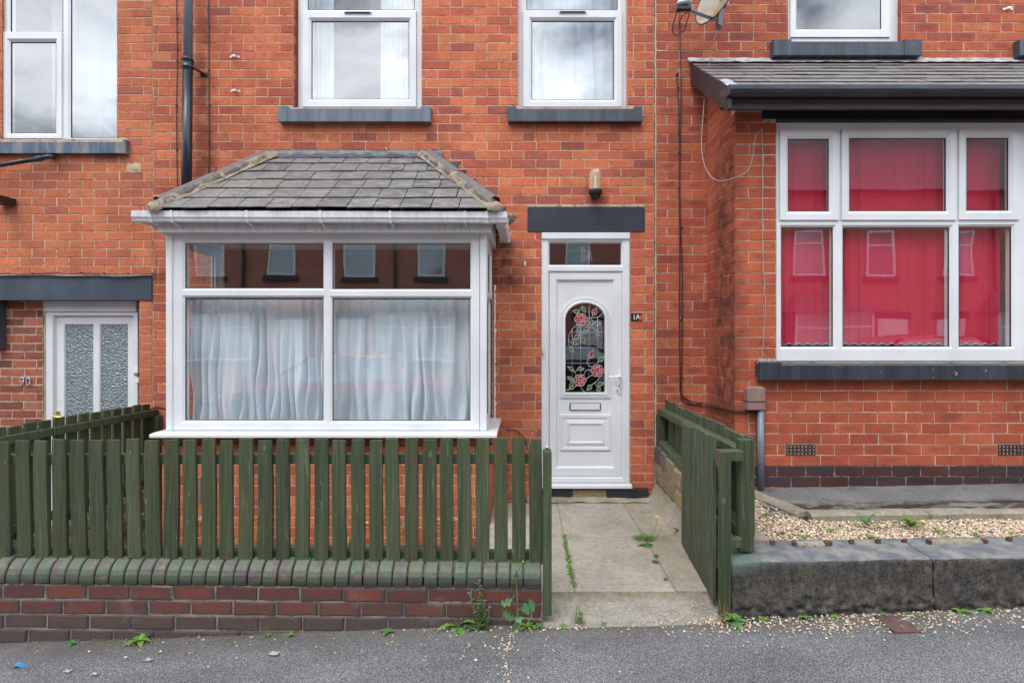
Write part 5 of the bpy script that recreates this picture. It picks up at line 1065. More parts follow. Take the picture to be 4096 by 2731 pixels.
c5 = lambda pts, y=MW-.008: [(X(a, y), y, Z(b, y)) for a, b in pts]
cable('thin black cable clipped to the bricks left of the drainpipe', c5([(705,-60),(707,75),(709,240),(706,423),(707,600),(709,765)]), .0035, MT['black_plastic'], clips=c5([(707,75),(709,245),(706,423),(707,600)]))
cable('thin black cable clipped to the bricks right of the drainpipe', c5([(834,-60),(835,105),(836,280),(836,420),(837,565),(835,712)]), .0042, MT['black_plastic'], clips=c5([(835,105),(836,280),(837,420),(836,566)]))
yl = MW-.02
cable('wavy black cable clipped along the bricks just above the blue lintel', c5([(-120,1094),(32,1094),(80,1098),(130,1096),(226,1090),(280,1098),(325,1092),(416,1095),(470,1099),(512,1096),(615,1097),(680,1092)], yl), .003, MT['black_plastic'], clips=c5([(32,1093),(130,1093),(226,1090),(325,1091),(416,1093),(512,1094),(612,1094)], yl))
cable('thicker black cable running along the top edge of the blue lintel', c5([(-120,1104),(36,1104),(165,1102),(278,1106),(400,1104),(480,1109),(575,1103),(690,1102)], yl-.005), .006, MT['black_plastic'], clips=c5([(36,1104),(165,1103),(278,1106),(398,1104),(574,1103)], yl-.007))
# pair of brown cables down the right-hand wall, then along to the meter box
ysd = 1.62
pA = c5([(2706,310),(2712,380),(2717,540),(2717,800),(2719,1000),(2718,1300),(2720,1500),(2722,1575),(2740,1608)], MW-.01) + [(X(2815, MW)-.0, MW-.02, Z(1622, MW))] + [(1.622, 4.9, Z(1627, 4.9)), (1.622, 4.6, Z(1640, 4.6)), (1.625, 4.38, Z(1648, 4.38)), (X(2965, 4.36), 4.365, Z(1648, 4.36)), (X(3035, 4.36), 4.36, Z(1649, 4.36))]
pB = c5([(2719,-80),(2720,120),(2724,400),(2719,700),(2722,900),(2729,1100),(2728,1400),(2727,1560),(2745,1596),(2790,1611)], MW-.01) + [(X(2815, MW)-.01, MW-.012, Z(1612, MW))] + [(1.622, 4.9, Z(1618, 4.9)), (1.622, 4.6, Z(1634, 4.6)), (1.625, 4.375, Z(1643, 4.37)), (X(2965, 4.36), 4.368, Z(1645, 4.36)), (X(3040, 4.36), 4.36, Z(1645, 4.36))]
cable('brown cable starting at a grommet in the wall and running down to the meter box', pA, .0055, MT['cable_dark'], clips=c5([(2714,350),(2716,537),(2717,610),(2717,760),(2719,1240)], MW-.01))
cable('brown cable coming from the dish and dropping straight down to the fence then right', pB, .0050, MT['cable_dark'], clips=c5([(2720,95),(2728,910),(2727,1278)], MW-.01))
MB().tube([(X(2708, MW), MW-.02, Z(300, MW)), (X(2708, MW), MW+.01, Z(300, MW))], .012, 10).build('cable_grommet', MT['black_plastic']); tag(D.objects['cable_grommet'], 'round black cable grommet in the wall below the dish', 'grommet')
pC = [(X(2870, 4.9), 4.86, Z(85, 4.86)), (X(2850, 4.85), 4.85, Z(190, 4.85)), (X(2823, 4.8), 4.8, Z(340, 4.8)), (X(2812, 4.7), 4.7, Z(470, 4.7)), (X(2806, 4.6), 4.6, Z(570, 4.6)), (X(2815, 4.5), 4.5, Z(650, 4.5)), (X(2845, 4.4), 4.4, Z(708, 4.4)), (X(2885, 4.35), 4.34, Z(724, 4.34)), (X(2935, 4.35), 4.35, Z(712, 4.35)), (X(2990, 4.36), 4.36, Z(683, 4.36)), (X(3012, 4.36), 4.36, Z(620, 4.36)), (X(3022, 4.36), 4.36, Z(545, 4.36)), (X(3040, 4.36), 4.365, Z(525, 4.36)), (X(3048, 4.37), 4.368, Z(530, 4.37)), (X(3050, 4.37), 4.368, Z(700, 4.37)), (X(3050, 4.37), 4.368, Z(960, 4.37)), (X(3057, 4.37), 4.368, Z(1130, 4.37)), (X(3062, 4.37), 4.368, Z(1230, 4.37)), (X(3052, 4.37), 4.368, Z(1380, 4.37)), (X(3050, 4.37), 4.368, Z(1410, 4.37)), (X(3072, 4.37), 4.366, Z(1440, 4.37))]
cable('pale grey cable looping from the dish across to the red bay window', pC, .0034, MT['cable_pale'])
# dish
dish = thing('satellite_dish', 'rust-stained satellite dish on the wall at the top edge', 'satellite dish', (X(2880, 4.75), 4.75, 4.6))
m = M('dish_paint', rough=.5); MTd = m.col(m.mix(m.ramp(m.noise(5, 5, .6), [(.4,0),(.65,1)]), (.34,.31,.26), (.25,.15,.07))).m
dc = Vector((X(2868, 4.62), 4.62, Z(-22, 4.62))); ax = Vector((-.84, -.42, .34)).normalized(); e1 = ax.cross(Vector((0,0,1))).normalized(); e2 = e1.cross(ax).normalized()
if e2.z < 0: e2 = -e2
MB().grid(lambda u, v: dc + (e1*math.cos(2*math.pi*u)*.225 + e2*math.sin(2*math.pi*u)*.255)*v + ax*(.05*v*v - .05), 40, 10).build('reflector', MTd, dish, smooth=True)
MB().tube([dc + (e1*math.cos(2*math.pi*u/36)*.226 + e2*math.sin(2*math.pi*u/36)*.256) - ax*.002 for u in range(37)], .005, 6, caps=False).build('rim', MT['black_plastic'], dish, smooth=True)
foot = Vector((X(2862, 4.6), 4.6, Z(80, 4.6))); tipp = Vector((X(2738, 4.38), 4.38, Z(36, 4.38)))
q = (tipp-foot).normalized(); mb = MB(); mb.tube([foot, tipp], .017, 4); mb.build('arm', MT['grey_pipe'], dish)
t2 = Vector((X(2735, 4.36), 4.36, Z(22, 4.36))); 
def lnb(u, v): a = 2*math.pi*u; r_ = .032*(1 if 0 < v < 1 else .3)*(1.15 if v > .55 else .9); return t2 + Vector((-.055+.125*v, .02*v, .012+.03*v)) + Vector((0, r_*math.cos(a), r_*.8*math.sin(a)))
MB().grid(lnb, 14, 8).build('receiver', MT['zinc'], dish, smooth=True)
MB().box(t2.x-.055, t2.x+.06, t2.y-.01, t2.y+.03, t2.z-.035, t2.z-.008).build('receiver_bracket', MT['black_plastic'], dish, bevel=.004)
mb = MB(); mb.hexa([(dc.x+.01, 4.62, Z(90,4.6)), (dc.x+.06, 4.66, Z(90,4.6)), (dc.x+.06, 4.74, Z(90,4.6)), (dc.x+.01, 4.70, Z(90,4.6)), (dc.x+.06, 4.62, 4.75), (dc.x+.10, 4.66, 4.75), (dc.x+.10, 4.74, 4.75), (dc.x+.06, 4.70, 4.75)]); mb.tube([(dc.x+.09, 4.7, Z(25, 4.7)), (dc.x+.10, 5.05, Z(-10, 5.0))], .022, 12); mb.build('mount', MT['grey_pipe'], dish, bevel=.003)
cable('brown coax loop hanging from the dish receiver', [(X(2708,4.4),4.4,Z(45,4.4)), (X(2692,4.5),4.5,Z(105,4.5)), (X(2694,4.6),4.6,Z(135,4.6)), (X(2708,4.7),4.7,Z(142,4.7)), (X(2735,4.7),4.7,Z(125,4.7)), (X(2750,4.6),4.6,Z(80,4.6)), (X(2757,4.5),4.5,Z(55,4.5)), (X(2735,4.7),4.7,Z(60,4.7)), (X(2720,5.0),5.0,Z(85,5.0)), (X(2719,5.05),5.045,Z(110,5.045))], .0042, MT['cable_dark'])
# wall lamp
lx, lyy = X(2383, 4.96), 4.985; lm_ = thing('wall_lamp', 'capsule-shaped wall lamp with clear glass dome above the front door', 'wall lamp', (lx, lyy, Z(795, 4.96)))
zb_ = Z(757, 4.96); zt_ = Z(672, 4.96)
gm = D.materials.new('lamp_glass'); gm.use_nodes = True; b_ = gm.node_tree.nodes['Principled BSDF']; b_.inputs['Base Color'].default_value = (.80,.74,.52,1); b_.inputs['Roughness'].default_value = .15; b_.inputs['Transmission Weight'].default_value = .72; b_.inputs['IOR'].default_value = 1.25
MB().lathe([(.001, zt_)] + [(.056*math.sin(a), zt_-.056+.056*math.cos(a)) for a in [math.pi*.5*i/6 for i in range(1, 7)]] + [(.056, zb_)], lx, lyy, 28).build('glass_dome', gm, lm_, smooth=True)
MB().lathe([(.001, zb_+.13), (.012, zb_+.125), (.016, zb_+.1), (.018, zb_+.03), (.024, zb_+.02), (.024, zb_)], lx, lyy, 16).build('bulb', MT['cream_plastic'], lm_, smooth=True)
MB().lathe([(.057, zb_+.002), (.059, zb_-.004), (.059, zb_-.034), (.050, zb_-.044), (.044, zb_-.046), (.044, zb_-.062), (.034, zb_-.072), (.001, zb_-.074)], lx, lyy, 28).build('base', MT['black_plastic'], lm_, smooth=True)
MB().box(lx-.03, lx+.03, lyy+.04, MW, zb_-.06, zt_-.06).build('back_plate', MT['black_plastic'], lm_, bevel=.006)
# small brackets
def omega(label, px, py, mat, w=.040, grp=None, flip=1):
    y = MW; x, z = X(px, y), Z(py, y); mb = MB(); pr = [(-w*1.1, 0), (-w*.55, 0), (-w*.45, -.022), (w*.45, -.022), (w*.55, 0), (w*1.1, 0)]
    for (a, b), (c, d) in zip(pr, pr[1:]): mb.hexa([(x+a, y+b-.004, z-.008), (x+c, y+d-.004, z-.008), (x+c, y+d, z-.008), (x+a, y+b, z-.008), (x+a, y+b-.004, z+.010), (x+c, y+d-.004, z+.010), (x+c, y+d, z+.010), (x+a, y+b, z+.010)])
    tag(mb.build('pipe_clip', mat), label, 'pipe clip', grp)
omega('upper of two galvanised pipe clips screwed to the brickwork right of the drainpipe', 940, 229, MT['zinc'], grp='pipe clips on the wall'); omega('lower of two galvanised pipe clips screwed to the brickwork right of the drainpipe', 942, 366, MT['zinc'], grp='pipe clips on the wall'); omega('white pipe clip on the brickwork at the top right corner', 4030, 38, MT['white_plastic'], grp='pipe clips on the wall')
# meter box and conduit
mbx = thing('cable_box', 'rounded brown cable box on the bay corner with a grey conduit below it', 'cable box', (X(3027, 4.3), 4.3, Z(1640, 4.3)))
ym = 4.30; x0, x1, z0, z1 = X(2990, ym), X(3064, ym), Z(1642, ym), Z(1546, ym); rr2 = .030
pf = [(x0, z0), (x1, z0)] + [(x1-rr2+rr2*math.cos(a), z1-rr2+rr2*math.sin(a)) for a in [math.pi*.5*i/5 for i in range(6)]] + [(x0+rr2+rr2*math.cos(a), z1-rr2+rr2*math.sin(a)) for a in [math.pi*.5+math.pi*.5*i/5 for i in range(6)]]
MB().prism(pf, ym, LB-.002).build('cover', MT['mauve'], mbx, bevel=.012, segs=3); MB().box(x0-.003, x1+.003, ym-.003, LB-.004, Z(1607, ym), Z(1604, ym)).build('strap', MT['black_plastic'], mbx)
MB().tube([(X(3044, 4.33), 4.335, Z(1640, 4.33)), (X(3044, 4.33), 4.335, .46)], .026, 16).build('conduit', MT['grey_pipe'], mbx, smooth=True); MB().box(X(3031, 4.35), X(3058, 4.35), 4.345, LB-.002, .47, Z(1642, 4.35)).build('conduit_back', MT['lintel_blue'], mbx)
cable('thin grey wire dangling below the brown cable box', [(X(2993,4.36),4.365,Z(1650,4.36)), (X(2995,4.36),4.365,Z(1700,4.36)), (X(2992,4.36),4.365,Z(1745,4.36))], .003, MT['cable_pale'])
# bells
tag(MB().box(X(2167, MW), X(2177, MW), MW-.022, MW+.010, Z(1414, MW), Z(1391, MW)).build('doorbell', MT['cream_plastic'], bevel=.003), 'small yellowed doorbell on the left jamb of the rose-glass door', 'doorbell')
yb5 = 5.16
t = thing('doorbell', 'cream and grey doorbell, upper of two on the jamb right of the textured glass', 'doorbell', (X(544, yb5), yb5, Z(1486, yb5)))
MB().box(X(536, yb5), X(553, yb5), yb5-.008, yb5+.018, Z(1492, yb5), Z(1472, yb5)).build('case', MT['white_plastic'], t, bevel=.003); MB().box(X(537, yb5), X(552, yb5), yb5-.006, yb5+.018, Z(1503, yb5), Z(1492, yb5)+.001).build('lower_case', MT['grey_pipe'], t, bevel=.002)
tag(MB().box(X(542, yb5), X(555, yb5), yb5-.004, yb5+.018, Z(1531, yb5), Z(1509, yb5)).build('doorbell', MT['white_plastic'], bevel=.003), 'square white bell push, lower of two on the jamb right of the textured glass', 'doorbell')
tag(MB().box(X(-30, 5.1), X(4, 5.1), 5.08, 5.15, Z(1395, 5.1), Z(1200, 5.1)).build('wall_box', MT['lintel_blue'], bevel=.004), 'narrow dark box on the mixed brickwork at the left edge', 'box')
tag(MB().box(X(786, 4.32), X(808, 4.32), 4.30, LB-.003, Z(2008, 4.32), Z(1905, 4.32)).build('cable_box', MT['mauve'], bevel=.004), 'mauve cable box on the bay brickwork seen through the pickets', 'cable box')
cable('black cable running along the bay brickwork behind the picket tops', [(X(640,4.36),4.366,Z(1777,4.36)), (X(800,4.36),4.366,Z(1776,4.36)), (X(860,4.36),4.366,Z(1772,4.36)), (X(1100,4.36),4.366,Z(1775,4.36)), (X(1400,4.36),4.366,Z(1778,4.36)), (X(1700,4.36),4.366,Z(1779,4.36)), (X(1950,4.36),4.366,Z(1777,4.36)), (X(1960,4.36),4.40,Z(1768,4.36)), (X(1985,4.9),5.03,Z(1722,5.0)), (X(2040,5.0),5.045,Z(1720,5.0)), (X(2070,5.0),5.045,Z(1727,5.0)), (X(2096,5.0),5.045,Z(1755,5.0)), (X(2110,5.0),5.045,Z(1800,5.0))], .0045, MT['black_plastic'])
cable('black cable arching over the mossy patch at the end of the dark side fence', c5([(590,1660),(598,1640),(615,1630),(640,1628),(668,1640)]), .005, MT['black_plastic'])
# blinds in the right bay
YV = 4.50
bl = thing('vertical_blind', 'deep red vertical blind with beaded bottom chain in the right bay window', 'blind', (2.9, YV, 1.6))
xb = 1.93; i = 0; slm = []
while xb < X(3978, YV) - .02:
    w_ = .080; a = U(-.10,.02); dy = .006*math.sin(i*1.7)
    o = MB().grid(lambda u, v: (xb + w_*u*math.cos(a) + .001*math.sin(v*6+i), YV + dy + w_*u*math.sin(a) + .006*math.sin(math.pi*u), 1.575 + 1.72*v), 4, 4).build('slat', MT['red_cloth'], bl, smooth=True); slm.append(xb)
    xb += .0745; i += 1
for a, b in zip(slm, slm[1:]):
    P = [(a+.03 + (b-a)*t/6, YV-.008, 1.583 - .016*math.sin(math.pi*t/6)) for t in range(7)]; MB().tube(P, .0021, 5).build('chain', MT['white_plastic'], bl)
curtain('curtain', 'beige curtain edge at the right end of the red blinds', X(3975, 4.6), X(4120, 4.6), 1.50, 3.25, 4.60, .02, 3, MT['beige_cloth'], seed=31)
# cover plate
tag(MB().box(1.805, 1.940, 2.745, 2.910, PZ(1.87)-.02, PZ(1.87)+.008).build('utility_cover', MT['rust_plate'], bevel=.003), 'rusty square utility cover set in the pavement by the stone wall', 'utility cover')
tag(MB().grid(lambda u, v: (X(56, 2.72) + .045*u + .012*v, 2.70 + .03*v, PZ(-2.5)+.006 + .012*math.sin(u*3+v)), 5, 5).build('wrapper', M('blue_foil', (.05,.25,.50), .4).m), 'crumpled bright blue wrapper on the asphalt at the lower left', 'wrapper')
MT['trash_white'] = M('white_paper', (.34,.34,.34), .7).m
for i, (px_, py_, w_, lab) in enumerate(((1096, 2583, .030, 'torn scrap of white paper on the asphalt below the thistle'), (378, 2640, .018, 'thin white scrap on the asphalt, left of the picket wall weeds'), (270, 2625, .022, 'crumpled pale scrap among the grit at the lower left'), (595, 2590, .022, 'pale splinter of litter on the asphalt under the broad-leaved seedling'), (1005, 2625-110, .012, 'tiny pale cigarette end in the gutter grit'))):
    yy = (EYE-PZ(0)-.0)*F/(py_-CY); x = X(px_, yy)
    tag(MB().grid(lambda u, v: (x + w_*(u-.5)*1.4 + .004*math.sin(9*v+i), yy + w_*(v-.5) + .004*math.sin(7*u), PZ(x) + .008 + .004*fbm(u*5+i, v*5, i)), 6, 5).build('litter', MT['trash_white'], smooth=False), lab, 'litter', 'scraps of litter on the pavement')
# sealant and paint smears beside the bay
MB().grid(lambda u, v: (BRt+.004 + .012*v*(1+fbm(u*30, 0, 1)), MW-.0035 - .002*fbm(u*50, v*3, 3), Z(1720, MW) + (Z(1140, MW)-Z(1720, MW))*u), 90, 2).build('sealant', MT['white_paint'], HM)
MB().grid(lambda u, v: (X(535, MW) + (.13*u - .065) , MW-.003 - .005*max(0, 1-((u-.5)**2+(v-.5)**2)*4), Z(672, MW) + .09*(v-.5) + .02*fbm(u*4, v*2, 3)), 10, 8).build('mortar_patch', MT['mortar_cream'], HL, smooth=True)

# ---------------- gravel and weeds
ICO = None
def ico():
    t = (1+5**.5)/2; v = [(-1,t,0),(1,t,0),(-1,-t,0),(1,-t,0),(0,-1,t),(0,1,t),(0,-1,-t),(0,1,-t),(t,0,-1),(t,0,1),(-t,0,-1),(-t,0,1)]
    f = [(0,11,5),(0,5,1),(0,1,7),(0,7,10),(0,10,11),(1,5,9),(5,11,4),(11,10,2),(10,7,6),(7,1,8),(3,9,4),(3,4,2),(3,2,6),(3,6,8),(3,8,9),(4,9,5),(2,4,11),(6,2,10),(8,6,7),(9,8,1)]
    v = np.array(v, float); return v/np.linalg.norm(v[0]), np.array(f)
def gravel(name, P, size, mat, seed=1, flat=.6):
    """many pebbles in one mesh: P is (n,3) positions, size (n,)"""
    rs = np.random.default_rng(seed); v, f = ico(); n = len(P)
    sc = size[:, None, None]*rs.uniform(.65, 1.3, (n, 1, 3)); sc[:, :, 2] *= flat
    V = v[None]*rs.uniform(.82, 1.15, (n, 12, 1))*sc; a = rs.uniform(0, 6.28, n); b = rs.uniform(-.5, .5, n)
    y2 = V[:,:,1]*np.cos(b)[:,None] - V[:,:,2]*np.sin(b)[:,None]; z2 = V[:,:,1]*np.sin(b)[:,None] + V[:,:,2]*np.cos(b)[:,None]
    X_ = V[:,:,0]*np.cos(a)[:,None] - y2*np.sin(a)[:,None]; Y_ = V[:,:,0]*np.sin(a)[:,None] + y2*np.cos(a)[:,None]
    W_ = np.stack([X_, Y_, z2], -1) + P[:, None]; Fa = (f[None] + 12*np.arange(n)[:, None, None]).reshape(-1, 3)
    me = D.meshes.new(name); vv = W_.reshape(-1, 3); me.vertices.add(len(vv)); me.vertices.foreach_set('co', vv.ravel()); me.loops.add(Fa.size); me.loops.foreach_set('vertex_index', Fa.ravel().astype(np.int32))
    me.polygons.add(len(Fa)); me.polygons.foreach_set('loop_start', np.arange(0, Fa.size, 3, dtype=np.int32)); me.update(calc_edges=True); me.materials.append(mat)
    o = D.objects.new(name, me); C.objects.link(o); return o
rs = np.random.default_rng(5)
n = 26000; gx_ = rs.uniform(1.30, 4.6, n); gy_ = rs.uniform(3.18, 4.35, n); keep = (gy_ < 3.66) | (gx_ < 1.86 - .15*(gy_-3.7)/.55 - .055); gx_, gy_ = gx_[keep], gy_[keep]
gz_ = .425 + .008*np.sin(gx_*5) + rs.uniform(-.006, .012, len(gx_)) + .012*(gx_-1.4)/3
tag(gravel('gravel', np.stack([gx_, gy_, gz_], 1), rs.uniform(.005, .0095, len(gx_)), MT['pebble'], 2), 'golden pea gravel filling the strip behind the sandstone blocks', 'gravel', kind='stuff')
pts = []
def spill(n, cx, cy, sx, sy, lim=(2.40, 2.945)):
    for _ in range(n):
        x_, y_ = random.gauss(cx, sx), random.gauss(cy, sy)
        if lim[0] < y_ < lim[1] and -2.9 < x_ < 3.2: pts.append((x_, y_, PZ(x_)+.005, U(.003, .0068)))
for cx_ in np.arange(1.0, 3.1, .12): spill(52 if cx_ < 2.3 else 34, cx_, 2.92, .09, .05); spill(16, cx_, 2.82, .10, .05)
spill(60, .95, 2.93, .12, .03); spill(40, 1.55, 2.80, .10, .04); spill(40, 2.05, 2.80, .09, .05); spill(60, .9, 2.86, .3, .05); spill(40, .15, 2.90, .10, .03); spill(50, -.3, 2.93, .2, .03); spill(30, -1.3, 2.87, .9, .04); spill(60, -.1, 2.80, .15, .1); spill(40, 1.0, 2.7, 1.4, .12); spill(25, -.5, 2.7, 1.2, .12)
for _ in range(90): y_ = U(2.42, 2.93); pts.append((-.07 + .02*math.sin(y_*9) + random.gauss(0, .010), y_, PZ(0)+.005, U(.002, .0055)))
for _ in range(90): x_ = 1.1 - abs(random.gauss(0, .3)); pts.append((x_, U(2.96, 3.16), .127, U(.003, .006)))
P_ = np.array(pts); tag(gravel('loose_gravel', P_[:, :3], P_[:, 3], MT['pebble'], 3), 'loose golden pebbles scattered over the pavement edge', 'gravel', kind='stuff')
grit = []
for _ in range(5200): x_ = U(-2.9, 3.2); grit.append((x_, 2.945 - abs(random.gauss(0, .07)), PZ(x_)+.004, U(.0012, .0035)))
for _ in range(900): x_ = U(.1, 1.1); y_ = U(2.93, 3.2); grit.append((x_, y_, .124, U(.001, .003)))
P_ = np.array(grit); tag(gravel('grit', P_[:, :3], P_[:, 3], MT['mortar_front'], 4), 'fine grit and dirt gathered along the foot of the front wall', 'grit', kind='stuff')

def leaf(mb, base, ang, length, width, rise=.5, droop=.6, lobes=0, n=10, tw=0):
    """a blade starting at base, heading ang, with a folded midrib and optional lobes"""
    d = Vector((math.cos(ang), math.sin(ang), 0)); s_ = Vector((-d.y, d.x, 0)); p = Vector(base); el = rise; v = []; f = []
    for i in range(n+1):
        t = i/n; w = width*math.sin(math.pi*min(1, t**.75*.97+.03))*.5
        if lobes: w *= (.45 + .55*abs(math.cos(math.pi*lobes*t))) * (.4 + .6*t**.5)
        up = Vector((0, 0, 1)); fold = .25*w
        v += [p - s_*w + up*fold, p, p + s_*w + up*fold]
        el -= droop*(1/n)*1.6; p = p + (d*math.cos(el) + up*math.sin(el))*(length/n)
    for i in range(n): a = i*3; f += [(a, a+1, a+4, a+3), (a+1, a+2, a+5, a+4)]
    mb.add(v, f)
def plant(label, cat='weed', loc=(0,0,0), group=None, nm='weed'): return thing(nm, label, cat, loc, group)
def onpave(px_, py_, dz=0):
    yy = 2.9
    for _ in range(4): x_ = X(px_, yy); yy = min(3.25, (EYE-PZ(x_)-dz)*F/(py_-CY))
    return (X(px_, yy), yy, PZ(X(px_, yy))+dz)
def rosette(label, p, n, ln, wd, mat='leaf', lobes=0, rise=.6, group=None, seed=0, nm='weed', droop=.7):
    rs_ = random.Random(seed); t = plant(label, 'weed', p, group, nm)
    for i in range(n):
        mb = MB(); leaf(mb, (p[0], p[1], p[2]+.002), 2*math.pi*i/n + rs_.uniform(-.3, .3), ln*rs_.uniform(.7, 1.15), wd*rs_.uniform(.8, 1.2), rise*rs_.uniform(.5, 1.4), droop, lobes); mb.build('leaf', MT[mat], t, smooth=True)
    return t
# thistle-like rosette by the wall
p = onpave(1833, 2510); t = rosette('broad rosette of toothed leaves at the foot of the brick wall', p, 10, .125, .046, 'leaf_bright', 4, .85, seed=2, droop=.9)
for a_, l_ in ((1.9, .17), (1.2, .16), (2.4, .14)):
    mb = MB(); leaf(mb, p, a_-.2, l_, .048, 1.35, .35, 4); mb.build('leaf', MT['leaf_bright'], t, smooth=True)
# willowherb clump with pink flowers
p = onpave(1930, 2500); p = (p[0], 2.915, p[2]); t = plant('bushy willowherb with tiny pink flowers growing against the brick wall', 'weed', p); rs_ = random.Random(4)
for k_ in range(7):
    h_ = (.10, .13, .16, .12, .26, .20, .14)[k_]; bx = p[0] + rs_.uniform(-.018, .018); tipx = bx + rs_.uniform(-.035, .035) - (.03 if k_ == 5 else 0); by = p[1] - rs_.uniform(0, .015)
    st = [(bx + (tipx-bx)*q*q, by - .012*q, p[2] + h_*q) for q in (0, .25, .5, .75, 1)]; MB().tube(st, [.0022,.002,.0017,.0013,.001], 5).build('stem', MT['stem_red'], t)
    mb = MB(); m_ = int(h_*120)
    for q in range(m_): tt = (q+.5)/m_; leaf(mb, (bx + (tipx-bx)*tt*tt, by - .012*tt, p[2] + h_*tt), rs_.uniform(0, 6.28), .036*(1-.5*tt), .011, .7, .5, 0, 4)
    stuff(mb.build('leaves', MT['leaf'], t))
    mb = MB(); 
    for q in range(4): leaf(mb, (st[-1][0], st[-1][1], st[-1][2]), q*1.57, .006, .004, .3, 0, 0, 3)
    mb.build('flower', MT['pink'], t)
mb = MB()
for _ in range(30): leaf(mb, (p[0]+rs_.uniform(-.03,.03), p[1]-rs_.uniform(0,.03), p[2]), rs_.uniform(3.3, 6.1), .03, .005, .3, .6, 0, 3)
stuff(mb.build('dead_leaves', MT['straw'], t))
# tall sow thistle
p = onpave(2068, 2500); p = (X(2068, 2.9), 2.90, p[2]); t = plant('tall sow thistle with lobed leaves and a yellow bud in front of the wall end', 'weed', p)
zf = lambda py: Z(py, 2.9)
st = [(X(2068, 2.9), 2.9, p[2]), (X(2069, 2.9), 2.9, zf(2400)), (X(2066, 2.9), 2.9, zf(2340)), (X(2064, 2.89), 2.89, zf(2310)), (X(2072, 2.89), 2.89, zf(2280)), (X(2088, 2.88), 2.88, zf(2250))]
MB().tube(smoothpts(st, 4), [.0042 - .0028*i/20 for i in range(21)], 6).build('stem', MT['stem'], t, smooth=True)
def lobed(bx, by, tx, ty, w, y=2.885, nl=3):
    """a hanging lobed leaf between two picture-space anchors on the plant"""
    a = Vector((X(bx, y), y, zf(by))); b = Vector((X(tx, y), y-.03, zf(ty))); d = b-a; L_ = d.length; d.normalize(); s_ = d.cross(Vector((0,-1,.3))).normalized(); v = []; f = []; n = 18
    for i in range(n+1):
        q = i/n; env = .12 if q < .25 else (.35 + .9*abs(math.sin(math.pi*(q*nl)))) * (1 if q < .85 else (1-q)/.15)
        c_ = a + d*L_*q + Vector((0, 0, -.015*math.sin(math.pi*q))); v += [c_ - s_*w*env, c_ + Vector((0, .003, 0)), c_ + s_*w*env]
    for i in range(n): k = i*3; f += [(k,k+1,k+4,k+3), (k+1,k+2,k+5,k+4)]
    MB().add(v, f).build('leaf', MT['leaf_blue'], t, smooth=True)
lobed(2060, 2372, 2004, 2398, .016); lobed(2070, 2428, 2140, 2392, .026); lobed(2068, 2466, 2012, 2424, .017, nl=4); lobed(2072, 2440, 2082, 2474, .014, nl=1.3); lobed(2072, 2500, 2050, 2480, .016, nl=2); lobed(2066, 2300, 2066, 2262, .010, 2.88, 1.2); lobed(2058, 2360, 2046, 2322, .008, 2.88, 1.2)
MB().tube([st[-1], (st[-1][0]+.004, 2.88, st[-1][2]+.012)], [.004, .003], 6).build('bud', MT['leaf_bright'], t); MB().tube([(st[-1][0]+.004, 2.88, st[-1][2]+.012), (st[-1][0]+.006, 2.88, st[-1][2]+.018)], [.003, .004], 6).build('flower', MT['yellow'], t)
for i, (px_, py_, lab, n_l, ln, wd, mt_, lo) in enumerate((
    (2110, 2500, 'flat lettuce-green seedlings right of the tall sow thistle', 12, .05, .022, 'leaf_bright', 1),
    (2158, 2497, 'tiny seedling beside the foot of the green gate post', 6, .028, .012, 'leaf', 0),
    (1560, 2515, 'small four-leaved seedling in the gap under the brick wall', 4, .048, .020, 'leaf', 0),
    (580, 2548, 'shiny pointed-leaf seedling under the left part of the brick wall', 7, .055, .022, 'leaf_bright', 0),
    (297, 2570, 'pale clover-like seedling at the wall foot, furthest left', 5, .022, .013, 'leaf', 0),
    (1180, 2520, 'wispy pale seedling on the grit below the middle of the brick wall', 9, .028, .006, 'leaf_bright', 0),
    (1080, 2535, 'low grey-green seedling on the asphalt near the wispy one', 6, .018, .010, 'leaf', 0),
    (1890, 2490, 'upright pair of leaves between the rosette and the willowherb', 6, .040, .016, 'leaf', 0),
    (2255, 2494, 'small leafy sprout left of the bushy weed on the step', 8, .026, .012, 'leaf_bright', 1),
    (2415, 2494, 'tiny sprout at the front edge of the concrete step', 5, .020, .009, 'leaf', 0),
    (2940, 2488, 'dandelion-like rosette in the pebbles at the foot of the gate post', 9, .065, .022, 'leaf', 0),
    (3034, 2462, 'small seedling at the left end of the sandstone wall', 6, .022, .012, 'leaf_bright', 0),
    (3195, 2455, 'round-leaved seedling under the first sandstone block', 7, .032, .014, 'leaf_bright', 0),
    (3327, 2462, 'speck of green seedling midway under the first sandstone block', 5, .016, .009, 'leaf_bright', 0),
    (3522, 2450, 'small seedling just above the rusty cover', 5, .020, .010, 'leaf', 0),
    (3612, 2438, 'little seedling right of the rusty cover', 5, .018, .009, 'leaf', 0),
    (3810, 2435, 'green seedling under the second sandstone block, left of a pair', 6, .030, .014, 'leaf_bright', 0),
    (3862, 2450, 'yellow-green seedling lying flat, nearest the road of the right-hand group', 6, .028, .014, 'leaf_bright', 0),
    (3915, 2432, 'wide seedling under the second sandstone block near the right edge', 8, .038, .014, 'leaf_bright', 0))):
    p = onpave(px_, py_); p = (p[0], min(p[1], 2.915), p[2]+.004); rosette(lab, p, n_l, ln*1.45, wd*1.4, mt_, lo, .7, 'seedlings along the wall foot', 40+i, 'seedling')
